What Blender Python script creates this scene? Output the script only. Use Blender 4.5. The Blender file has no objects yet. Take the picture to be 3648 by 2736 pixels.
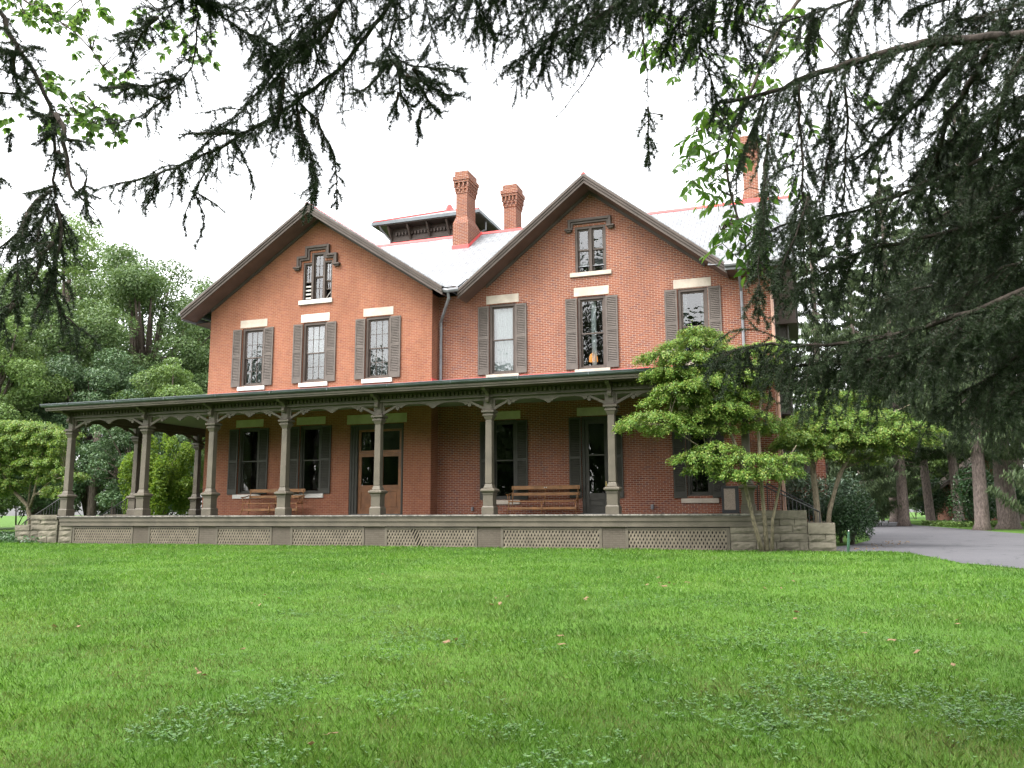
import bpy, bmesh, math, random
import numpy as np
from mathutils import Vector, Matrix

# ---------------------------------------------------------------- camera, sky, sun, exposure
S = bpy.context.scene
COL = S.collection
cam_d = bpy.data.cameras.new("camera"); cam = bpy.data.objects.new("camera", cam_d); COL.objects.link(cam)
S.camera = cam
EYE = Vector((0, 0, 1.55)); YAW, PITCH, ROLL = 0.334905, 0.150617, -0.0046345
fw = Vector((-math.sin(YAW)*math.cos(PITCH), math.cos(YAW)*math.cos(PITCH), math.sin(PITCH)))
rt = Vector((math.cos(YAW), math.sin(YAW), 0)); up = rt.cross(fw)
r2 = math.cos(ROLL)*rt + math.sin(ROLL)*up; u2 = -math.sin(ROLL)*rt + math.cos(ROLL)*up
cam.matrix_world = Matrix(((r2.x, u2.x, -fw.x, EYE.x), (r2.y, u2.y, -fw.y, EYE.y), (r2.z, u2.z, -fw.z, EYE.z), (0, 0, 0, 1)))
cam_d.sensor_width = 36.0; cam_d.lens = 2989.8/3648*36; cam_d.clip_end = 1500; cam_d.clip_start = 0.05

W = bpy.data.worlds.new("World"); S.world = W; W.use_nodes = True
nt = W.node_tree; nt.nodes.clear()
sky = nt.nodes.new("ShaderNodeTexSky"); sky.sky_type = 'NISHITA'; sky.sun_disc = False
sky.sun_elevation = math.radians(58); sky.sun_rotation = math.radians(215)
sky.air_density = 1.0; sky.dust_density = 3.0
hs = nt.nodes.new("ShaderNodeHueSaturation"); hs.inputs['Saturation'].default_value = 0.10   # grey overcast
bg = nt.nodes.new("ShaderNodeBackground"); bg.inputs['Strength'].default_value = 0.15
wo = nt.nodes.new("ShaderNodeOutputWorld")
nt.links.new(sky.outputs[0], hs.inputs['Color']); nt.links.new(hs.outputs[0], bg.inputs[0]); nt.links.new(bg.outputs[0], wo.inputs[0])
sun_d = bpy.data.lights.new("sun", 'SUN'); sun_d.energy = 0.8; sun_d.angle = math.radians(25); sun_d.color = (1, .97, .92)
sun = bpy.data.objects.new("sun", sun_d); COL.objects.link(sun)
_az, _el = math.radians(215), math.radians(58)      # sun stands behind the camera, to its left
_d = Vector((math.sin(_az)*math.cos(_el), math.cos(_az)*math.cos(_el), math.sin(_el)))
sun.rotation_euler = (-_d).to_track_quat('-Z', 'Y').to_euler()
S.view_settings.view_transform = 'Standard'; S.view_settings.look = 'None'
S.view_settings.exposure = 2.42; S.view_settings.gamma = 1.0
S.cycles.use_denoising = True; S.cycles.denoising_input_passes = 'RGB_ALBEDO_NORMAL'; S.cycles.denoising_prefilter = 'ACCURATE'; S.cycles.max_bounces = 8; S.cycles.transparent_max_bounces = 12; S.cycles.diffuse_bounces = 4; S.cycles.glossy_bounces = 3
S.cycles.caustics_reflective = False; S.cycles.caustics_refractive = False

RNG = np.random.default_rng(7); random.seed(7)

# ---------------------------------------------------------------- materials
def _new(name):
    m = bpy.data.materials.new(name); m.use_nodes = True
    n = m.node_tree.nodes; n.clear()
    return m, n, m.node_tree.links
def _out(n, l, sh):
    o = n.new("ShaderNodeOutputMaterial"); l.new(sh, o.inputs[0]); return o
def _mixc(n, l, fac, a, b, mode='MIX'):
    x = n.new("ShaderNodeMix"); x.data_type = 'RGBA'; x.blend_type = mode
    for k, v in ((0, fac), (6, a), (7, b)):
        if isinstance(v, (int, float)): x.inputs[k].default_value = v
        elif isinstance(v, tuple): x.inputs[k].default_value = (*v, 1)
        else: l.new(v, x.inputs[k])
    return x.outputs[2]
def _noise(n, l, co, scale, detail=3, rough=.55):
    t = n.new("ShaderNodeTexNoise"); t.inputs['Scale'].default_value = scale; t.inputs['Detail'].default_value = detail
    t.inputs['Roughness'].default_value = rough
    if co is not None: l.new(co, t.inputs['Vector'])
    return t.outputs[0]
def _ramp(n, l, src, a, b):
    r = n.new("ShaderNodeMapRange"); r.inputs[1].default_value = a; r.inputs[2].default_value = b
    l.new(src, r.inputs[0]); return r.outputs[0]
def _obj(n): return n.new("ShaderNodeTexCoord").outputs['Object']
def _bump(n, l, h, dist, strength=.6):
    b = n.new("ShaderNodeBump"); b.inputs['Distance'].default_value = dist; b.inputs['Strength'].default_value = strength
    l.new(h, b.inputs['Height']); return b.outputs[0]

def paint(name, c, rough=.6, var=.25, scale=3.0, bump=.002, spec=.3, fine=40.):
    m, n, l = _new(name); p = n.new("ShaderNodeBsdfPrincipled"); co = _obj(n)
    f = _ramp(n, l, _noise(n, l, co, scale, 5), .35, .7)
    d = tuple(x*(1-var) for x in c); e = tuple(min(1, x*(1+var*.5)) for x in c)
    col = _mixc(n, l, f, d, e)
    f2 = _ramp(n, l, _noise(n, l, co, fine, 3), .4, .62)
    col = _mixc(n, l, .35*var, col, _mixc(n, l, f2, tuple(x*.55 for x in c), e))
    l.new(col, p.inputs['Base Color']); p.inputs['Roughness'].default_value = rough; p.inputs['Specular IOR Level'].default_value = spec
    if bump: l.new(_bump(n, l, _noise(n, l, co, fine, 4), bump), p.inputs['Normal'])
    _out(n, l, p.outputs[0]); return m

def masonry(name, c1, c2, mortar, bw=.205, rh=.0655, ms=.011, vscale=1.0, rough=.85, bump=.006, dark=None, offset=.5, spec=.2, stain=.3, soil=False):
    m, n, l = _new(name); p = n.new("ShaderNodeBsdfPrincipled"); co = _obj(n)
    sep = n.new("ShaderNodeSeparateXYZ"); l.new(co, sep.inputs[0])
    g = n.new("ShaderNodeNewGeometry"); sn = n.new("ShaderNodeSeparateXYZ"); l.new(g.outputs['Normal'], sn.inputs[0])
    ab = n.new("ShaderNodeMath"); ab.operation = 'ABSOLUTE'; l.new(sn.outputs[0], ab.inputs[0])
    gt = n.new("ShaderNodeMath"); gt.operation = 'GREATER_THAN'; l.new(ab.outputs[0], gt.inputs[0]); gt.inputs[1].default_value = .45
    mx = n.new("ShaderNodeMix"); mx.data_type = 'FLOAT'; l.new(gt.outputs[0], mx.inputs[0]); l.new(sep.outputs[0], mx.inputs[2]); l.new(sep.outputs[1], mx.inputs[3])
    mv = n.new("ShaderNodeMath"); mv.operation = 'MULTIPLY'; mv.inputs[1].default_value = vscale; l.new(sep.outputs[2], mv.inputs[0])
    cb = n.new("ShaderNodeCombineXYZ"); l.new(mx.outputs[0], cb.inputs[0]); l.new(mv.outputs[0], cb.inputs[1])
    wob = n.new("ShaderNodeVectorMath"); wob.operation = 'MULTIPLY_ADD'
    nz = n.new("ShaderNodeTexNoise"); nz.inputs['Scale'].default_value = 5; l.new(co, nz.inputs['Vector'])
    l.new(nz.outputs['Color'], wob.inputs[0]); wob.inputs[1].default_value = (.012, .006, 0); l.new(cb.outputs[0], wob.inputs[2])
    b = n.new("ShaderNodeTexBrick"); l.new(wob.outputs[0], b.inputs['Vector'])
    b.inputs['Scale'].default_value = 1; b.inputs['Mortar Size'].default_value = ms; b.inputs['Mortar Smooth'].default_value = .15
    b.inputs['Brick Width'].default_value = bw; b.inputs['Row Height'].default_value = rh; b.offset = offset
    b.inputs['Color1'].default_value = (*c1, 1); b.inputs['Color2'].default_value = (*c2, 1); b.inputs['Mortar'].default_value = (*mortar, 1)
    # per-brick darker units
    fl = n.new("ShaderNodeTexWhiteNoise"); fl.noise_dimensions = '2D'
    dv = n.new("ShaderNodeVectorMath"); dv.operation = 'DIVIDE'; l.new(cb.outputs[0], dv.inputs[0]); dv.inputs[1].default_value = (bw*.5, rh, 1)
    fo = n.new("ShaderNodeVectorMath"); fo.operation = 'FLOOR'; l.new(dv.outputs[0], fo.inputs[0]); l.new(fo.outputs[0], fl.inputs[0])
    k = _ramp(n, l, fl.outputs[0], .72, 1.0)
    notm = n.new("ShaderNodeMath"); notm.operation = 'SUBTRACT'; notm.inputs[0].default_value = 1; l.new(b.outputs['Fac'], notm.inputs[1])
    kk = n.new("ShaderNodeMath"); kk.operation = 'MULTIPLY'; l.new(k, kk.inputs[0]); l.new(notm.outputs[0], kk.inputs[1])
    col = _mixc(n, l, kk.outputs[0], b.outputs['Color'], dark or tuple(x*.5 for x in c2))
    st = _ramp(n, l, _noise(n, l, co, .9, 5, .65), .38, .75)
    s2 = n.new("ShaderNodeMath"); s2.operation = 'MULTIPLY'; s2.inputs[1].default_value = stain; l.new(st, s2.inputs[0])
    col = _mixc(n, l, s2.outputs[0], col, tuple(min(1, x*1.25+.03) for x in c1))
    mpv = n.new('ShaderNodeMapping'); mpv.inputs['Scale'].default_value = (1, 1, .35); l.new(co, mpv.inputs[0])
    col = _mixc(n, l, .55, col, _mixc(n, l, _ramp(n, l, _noise(n, l, mpv.outputs[0], 1.1, 6, .7), .3, .62), (.62, .58, .56), (1, 1, 1)), 'MULTIPLY')
    col = _mixc(n, l, .3, col, _mixc(n, l, _noise(n, l, co, 30, 3), (.25, .25, .25), (1, 1, 1)), 'MULTIPLY')
    l.new(col, p.inputs['Base Color']); p.inputs['Roughness'].default_value = rough; p.inputs['Specular IOR Level'].default_value = spec
    if bump: l.new(_bump(n, l, notm.outputs[0], bump), p.inputs['Normal'])
    _out(n, l, p.outputs[0]); return m

def leafmat(name, cols, trans=.35, gloss=.12, rough=.45, patch=.35, nscale=.5):
    m, n, l = _new(name); co = _obj(n)
    g = n.new("ShaderNodeNewGeometry")
    cr = n.new("ShaderNodeValToRGB"); l.new(g.outputs['Random Per Island'], cr.inputs[0])
    e = cr.color_ramp.elements; e[0].color = (*cols[0], 1); e[1].color = (*cols[-1], 1)
    for i in range(1, len(cols)-1):
        x = e.new(i/(len(cols)-1)); x.color = (*cols[i], 1)
    f = _ramp(n, l, _noise(n, l, co, nscale, 3), .35, .68)
    col = _mixc(n, l, f, _mixc(n, l, patch, cr.outputs[0], tuple(x*.35 for x in cols[0])), cr.outputs[0])
    p = n.new("ShaderNodeBsdfPrincipled"); l.new(col, p.inputs['Base Color']); p.inputs['Roughness'].default_value = rough; p.inputs['Specular IOR Level'].default_value = gloss*2
    t = n.new("ShaderNodeBsdfTranslucent")
    l.new(_mixc(n, l, .5, col, (1., 1., .35), 'MULTIPLY'), t.inputs[0])
    mx = n.new("ShaderNodeMixShader"); mx.inputs[0].default_value = trans; l.new(p.outputs[0], mx.inputs[1]); l.new(t.outputs[0], mx.inputs[2])
    _out(n, l, mx.outputs[0]); return m

def glassmat(name, refl=.10, tint=(.75, .8, .78), wav=.006):
    m, n, l = _new(name); co = _obj(n)
    fr = n.new("ShaderNodeFresnel"); fr.inputs[0].default_value = 1.5
    bp = _bump(n, l, _noise(n, l, co, 3.2, 2), wav, 1.0); l.new(bp, fr.inputs['Normal'])
    ad = n.new("ShaderNodeMath"); ad.operation = 'ADD'; ad.inputs[1].default_value = refl; ad.use_clamp = True; l.new(fr.outputs[0], ad.inputs[0])
    gl = n.new("ShaderNodeBsdfGlossy"); gl.inputs['Roughness'].default_value = .02; l.new(bp, gl.inputs['Normal'])
    tr = n.new("ShaderNodeBsdfTransparent"); tr.inputs[0].default_value = (*tint, 1)
    mx = n.new("ShaderNodeMixShader"); l.new(ad.outputs[0], mx.inputs[0]); l.new(tr.outputs[0], mx.inputs[1]); l.new(gl.outputs[0], mx.inputs[2])
    _out(n, l, mx.outputs[0]); return m

def sheer(name, c, op=.75):
    m, n, l = _new(name)
    p = n.new("ShaderNodeBsdfDiffuse"); p.inputs[0].default_value = (*c, 1)
    tl = n.new("ShaderNodeBsdfTranslucent"); tl.inputs[0].default_value = (*c, 1)
    a = n.new("ShaderNodeMixShader"); a.inputs[0].default_value = .35; l.new(p.outputs[0], a.inputs[1]); l.new(tl.outputs[0], a.inputs[2])
    tr = n.new("ShaderNodeBsdfTransparent"); mx = n.new("ShaderNodeMixShader")
    f = _ramp(n, l, _noise(n, l, _obj(n), 26, 2), .2, .8)
    s = n.new("ShaderNodeMath"); s.operation = 'MULTIPLY_ADD'; s.inputs[1].default_value = .4; s.inputs[2].default_value = op-.2; l.new(f, s.inputs[0])
    l.new(s.outputs[0], mx.inputs[0]); l.new(tr.outputs[0], mx.inputs[1]); l.new(a.outputs[0], mx.inputs[2])
    _out(n, l, mx.outputs[0]); return m

def barkmat(name, c, sc=6.):
    m, n, l = _new(name); co = _obj(n)
    mp = n.new("ShaderNodeMapping"); mp.inputs['Scale'].default_value = (1, 1, .3); l.new(co, mp.inputs[0])
    f = _noise(n, l, mp.outputs[0], sc*2.5, 6, .7)
    col = _mixc(n, l, _ramp(n, l, f, .35, .68), tuple(x*.4 for x in c), tuple(x*1.35 for x in c))
    p = n.new("ShaderNodeBsdfPrincipled"); l.new(col, p.inputs['Base Color']); p.inputs['Roughness'].default_value = .9; p.inputs['Specular IOR Level'].default_value = .15
    l.new(_bump(n, l, f, .02, .9), p.inputs['Normal']); _out(n, l, p.outputs[0]); return m

M = {}
M['brick_old'] = masonry('old orange brick', (.285, .105, .055), (.235, .082, .044), (.36, .24, .17), ms=.005, dark=(.22, .07, .045))
M['brick_red'] = masonry('red brick with pale joints', (.225, .071, .034), (.165, .048, .026), (.45, .35, .28), ms=.0055, dark=(.13, .05, .045))
M['brick_paint'] = masonry('painted brick pier', (.105, .088, .070), (.095, .08, .063), (.08, .068, .052), ms=.008, stain=.15, dark=(.085, .07, .055))
M['slate'] = masonry('slate roof', (.22, .23, .24), (.165, .175, .185), (.04, .042, .045), bw=.32, rh=.24, ms=.011, vscale=1.5, rough=.55, dark=(.27, .29, .30), spec=.5, bump=.004, stain=.1)
M['sandstone'] = paint('sandstone block', (.155, .138, .105), .9, .5, 1.6, .012, .15, 14)
M['limestone'] = paint('pale limestone', (.44, .375, .31), .85, .2, 2.5, .003, .2, 20)
M['limewhite'] = paint('whitened limestone', (.60, .565, .52), .85, .18, 2.5, .003, .2, 20)
M['taupe'] = paint('taupe trim paint', (.098, .083, .062), .6, .25, 2.0, .003, .3, 30)
M['brown'] = paint('brown trim paint', (.075, .056, .046), .6, .25, 2.0, .002, .3, 30)
M['soffit'] = paint('reddish brown soffit paint', (.105, .060, .046), .65, .2, 2.0, .002, .25, 30)
M['shutter'] = paint('weathered shutter paint', (.105, .086, .074), .65, .2, 3.0, .002, .25, 30)
M['shade'] = paint('shutter paint darkened for shade', (.045, .042, .034), .6, .2, 3.0, .002, .3, 30)  # darker copy of the shutter paint, porch shade put into the colour
M['ceiling'] = paint('pale green ceiling paint', (.24, .26, .19), .7, .1, 1.0, .001, .2, 30)
M['gutter'] = paint('dark grey gutter metal', (.085, .10, .11), .4, .3, 2.0, .001, .5, 30)
M['lead'] = paint('grey lead pipe', (.17, .17, .18), .45, .3, 3.0, .001, .5, 30)
M['copper'] = paint('copper pipe', (.40, .22, .15), .4, .3, 4.0, .001, .6, 30)
M['redmetal'] = paint('red painted metal', (.60, .075, .07), .5, .15, 3.0, .001, .3, 30)
M['deck'] = paint('grey porch floor paint', (.085, .08, .076), .5, .3, 3.0, .002, .3, 20)
M['nosing'] = paint('peeling deck edge paint', (.20, .18, .16), .7, .75, 9.0, .003, .2, 25)
M['oak'] = paint('varnished oak', (.17, .066, .020), .45, .35, 4.0, .002, .4, 30)
M['benchwood'] = paint('varnished bench wood', (.25, .115, .040), .4, .3, 5.0, .002, .45, 40)
M['iron'] = paint('black iron', (.02, .02, .02), .5, .2, 4, .001, .4, 40)
M['dark'] = paint('painted interior shade', (.03, .03, .032), .9, .2, 1, 0, .1, 10)  # near-black paint that puts indoor and under-deck shade into the colour
M['boardbeige'] = paint('beige speckled board', (.27, .22, .17), .8, .4, 60, .003, .2, 120)
M['brass'] = paint('brass', (.5, .36, .12), .35, .2, 4, 0, .6, 40)
M['asphalt'] = paint('asphalt', (.088, .084, .09), .85, .3, .35, .006, .2, 60)
M['greenpost'] = paint('faded green plastic', (.025, .075, .04), .5, .3, 8, .001, .3, 40)
M['glass'] = glassmat('window glass', .07)
M['glassdim'] = glassmat('porch glass dimmed for shade', .05, (.5, .55, .52))  # dimmer copy of the window glass, porch shade put into its tint
M['lace'] = sheer('white lace curtain', (.42, .45, .46), .5)
M['blind'] = sheer('white sheer curtain', (.85, .87, .9), .9)
M['bark'] = barkmat('grey brown bark', (.10, .08, .065)); M['barkpale'] = barkmat('mottled pale bark', (.19, .16, .11), 10)
M['barkdark'] = barkmat('dark spruce bark', (.045, .036, .03)); M['barkrose'] = barkmat('scaly rosy grey bark', (.145, .115, .10))
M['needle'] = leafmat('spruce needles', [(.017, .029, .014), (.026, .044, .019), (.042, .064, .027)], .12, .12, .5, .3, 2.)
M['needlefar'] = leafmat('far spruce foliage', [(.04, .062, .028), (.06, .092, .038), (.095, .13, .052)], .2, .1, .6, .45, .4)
M['leafdeep'] = leafmat('deep green leaves', [(.075, .135, .045), (.115, .185, .062), (.17, .24, .09)], .3, .14, .45, .5, .3)  # leaf colour lightened in place of haze over the far left trees
M['leafmid'] = leafmat('mid green leaves', [(.10, .175, .05), (.145, .23, .065), (.20, .28, .09)], .35, .14, .45, .45, .3)  # also lightened, so that the farthest crowns look veiled by haze
M['leafblue'] = leafmat('bluish green leaves', [(.06, .12, .052), (.095, .165, .07), (.15, .22, .105)], .25, .16, .45, .5, .4)
M['leafdog'] = leafmat('dogwood leaves', [(.08, .17, .03), (.12, .22, .035), (.18, .275, .05), (.26, .28, .065)], .4, .15, .42, .35, 1.2)
M['leaflime'] = leafmat('yellow green leaves', [(.09, .17, .025), (.14, .23, .03), (.22, .29, .04)], .5, .1, .5, .3, .8)
M['leafash'] = leafmat('backlit broad leaves', [(.06, .135, .022), (.09, .18, .028), (.12, .21, .04)], .55, .12, .4, .1, 2)
M['leafmaple'] = leafmat('maple leaves', [(.07, .14, .035), (.10, .19, .045), (.15, .23, .06)], .55, .1, .45, .1, 2)
M['rhodo'] = leafmat('rhododendron leaves', [(.05, .10, .05), (.08, .14, .075), (.13, .19, .12)], .15, .3, .35, .4, 2)
M['box'] = leafmat('boxwood leaves', [(.02, .055, .018), (.035, .085, .025), (.06, .12, .04)], .2, .2, .4, .4, 2)
M['lattice'] = paint('light tan lattice paint', (.155, .13, .098), .65, .25, 3, .002, .25, 30)  # lighter tan than the panel frames
M['weed'] = leafmat('broad lawn weeds', [(.04, .11, .02), (.065, .16, .03), (.12, .20, .06)], .25, .3, .35, .3, 2)
M['straw'] = leafmat('dry leaf litter', [(.13, .075, .04), (.20, .13, .075), (.28, .21, .13)], .2, .05, .7, .2, 3)

# ---------------------------------------------------------------- helpers
class MB:
    """collects shapes that become one mesh object"""
    def __init__(s): s.v = []; s.f = []
    def add(s, vs, fs):
        o = len(s.v); s.v += [tuple(map(float, p)) for p in vs]; s.f += [tuple(i+o for i in f) for f in fs]; return s
    def box(s, x0, x1, y0, y1, z0, z1):
        return s.add([(x0,y0,z0),(x1,y0,z0),(x1,y1,z0),(x0,y1,z0),(x0,y0,z1),(x1,y0,z1),(x1,y1,z1),(x0,y1,z1)],
                     [(0,3,2,1),(4,5,6,7),(0,1,5,4),(1,2,6,5),(2,3,7,6),(3,0,4,7)])
    def cbox(s, cx, cy, w, d, z0, z1, w1=None, d1=None):     # box that may taper upwards
        w1 = w if w1 is None else w1; d1 = d if d1 is None else d1
        a, b, c, e = w/2, d/2, w1/2, d1/2
        return s.add([(cx-a,cy-b,z0),(cx+a,cy-b,z0),(cx+a,cy+b,z0),(cx-a,cy+b,z0),(cx-c,cy-e,z1),(cx+c,cy-e,z1),(cx+c,cy+e,z1),(cx-c,cy+e,z1)],
                     [(0,3,2,1),(4,5,6,7),(0,1,5,4),(1,2,6,5),(2,3,7,6),(3,0,4,7)])
    def prism(s, poly, o, d, nrm, t):    # poly of (s, z) along direction d from o, extruded t along nrm
        o, d, nrm = Vector(o), Vector(d), Vector(nrm); n = len(poly)
        a = [o + d*p[0] + Vector((0, 0, p[1])) for p in poly]; b = [q + nrm*t for q in a]
        return s.add(a+b, [tuple(range(n)), tuple(range(2*n-1, n-1, -1))] + [(i, i+n, (i+1) % n+n, (i+1) % n) for i in range(n)])
    def pxz(s, poly, y0, y1): return s.prism([(p[0], p[1]) for p in poly], (0, y0, 0), (1, 0, 0), (0, 1, 0), y1-y0)
    def tube(s, pts, rad, n=6, cap=True):
        P = [Vector(p) for p in pts]; m = len(P)
        R = list(rad) if hasattr(rad, '__len__') else [rad]*m
        vs = []; prev = None
        for i in range(m):
            t = (P[min(i+1, m-1)]-P[max(i-1, 0)])
            t = t.normalized() if t.length > 1e-9 else Vector((0, 0, 1))
            if prev is None:
                a = t.cross(Vector((0, 0, 1)) if abs(t.z) < .9 else Vector((1, 0, 0))).normalized()
            else:
                a = prev - t*prev.dot(t); a = a.normalized() if a.length > 1e-6 else t.orthogonal().normalized()
            prev = a; b = t.cross(a)
            for k in range(n):
                q = 2*math.pi*k/n; vs.append(P[i] + (a*math.cos(q)+b*math.sin(q))*R[i])
        fs = [(i*n+k, i*n+(k+1) % n, (i+1)*n+(k+1) % n, (i+1)*n+k) for i in range(m-1) for k in range(n)]
        if cap: fs += [tuple(range(n-1, -1, -1)), tuple(range((m-1)*n, m*n))]
        return s.add(vs, fs)
    def lathe(s, prof, c, n=20):
        vs = [(c[0]+r*math.cos(2*math.pi*k/n), c[1]+r*math.sin(2*math.pi*k/n), c[2]+z) for r, z in prof for k in range(n)]
        m = len(prof)
        fs = [(i*n+k, i*n+(k+1) % n, (i+1)*n+(k+1) % n, (i+1)*n+k) for i in range(m-1) for k in range(n)]
        fs += [tuple(range(n-1, -1, -1)), tuple(range((m-1)*n, m*n))]
        return s.add(vs, fs)
    def build(s, name, mat, parent=None, smooth=False, bevel=0):
        me = bpy.data.meshes.new(name); me.from_pydata(s.v, [], s.f); me.update()
        bm = bmesh.new(); bm.from_mesh(me); bmesh.ops.recalc_face_normals(bm, faces=bm.faces); bm.to_mesh(me); bm.free()
        if smooth: me.polygons.foreach_set('use_smooth', [True]*len(me.polygons))
        o = link(name, me, mat, parent)
        if bevel:
            b = o.modifiers.new('bevel', 'BEVEL'); b.width = bevel; b.segments = 2; b.limit_method = 'ANGLE'; b.angle_limit = math.radians(40)
        return o
def link(name, me, mat, parent=None):
    o = bpy.data.objects.new(name, me); COL.objects.link(o)
    if mat is not None: me.materials.append(mat)
    if parent is not None:
        o.parent = parent
        if parent.parent is None: o.matrix_parent_inverse = Matrix.Translation(-parent.location)
    return o
def tag(o, label=None, cat=None, group=None, kind=None):
    if label: o['label'] = label
    if cat: o['category'] = cat
    if group: o['group'] = group
    if kind: o['kind'] = kind
    return o
def thing(name, loc, label, cat, group=None):
    o = bpy.data.objects.new(name, None); COL.objects.link(o); o.location = loc; o.empty_display_size = .3
    return tag(o, label, cat, group)
def copy_tree(o, parent=None):
    c = o.copy(); COL.objects.link(c)
    if parent is not None: c.parent = parent; c.matrix_parent_inverse = o.matrix_parent_inverse.copy()
    for ch in [x for x in o.children]: copy_tree(ch, c)
    return c
def arr_mesh(name, V, F, mat, parent=None, smooth=False):
    V = np.asarray(V, np.float32).reshape(-1, 3); F = np.asarray(F, np.int32); m, k = F.shape
    me = bpy.data.meshes.new(name); me.vertices.add(len(V)); me.vertices.foreach_set('co', V.ravel())
    me.loops.add(m*k); me.loops.foreach_set('vertex_index', F.ravel())
    me.polygons.add(m); me.polygons.foreach_set('loop_start', np.arange(m, dtype=np.int32)*k)
    me.update(calc_edges=True)
    return link(name, me, mat, parent)
def unit(a): return a/np.maximum(1e-9, np.linalg.norm(a, axis=-1, keepdims=True))
def leaf_arrays(Cn, D, Nn, L, Wd, fold=.12):
    """diamond leaves: centre Cn, axis D, normal Nn, length L, width Wd"""
    D = unit(D); Sd = unit(np.cross(D, Nn)); Up = np.cross(Sd, D); L = np.asarray(L)[:, None]; Wd = np.asarray(Wd)[:, None]
    a = Cn - D*L*.5; b = Cn + Sd*Wd*.5 + Up*L*fold - D*L*.05; c = Cn + D*L*.5 - Up*L*fold*.6; d = Cn - Sd*Wd*.5 + Up*L*fold - D*L*.05
    V = np.stack([a, b, c, d], 1).reshape(-1, 3); F = np.arange(len(Cn)*4).reshape(-1, 4)
    return V, F
def ground_z(y):
    t = np.clip((np.asarray(y, float)-3)/21, 0, 1); return .42*t*t*(3-2*t)
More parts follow.
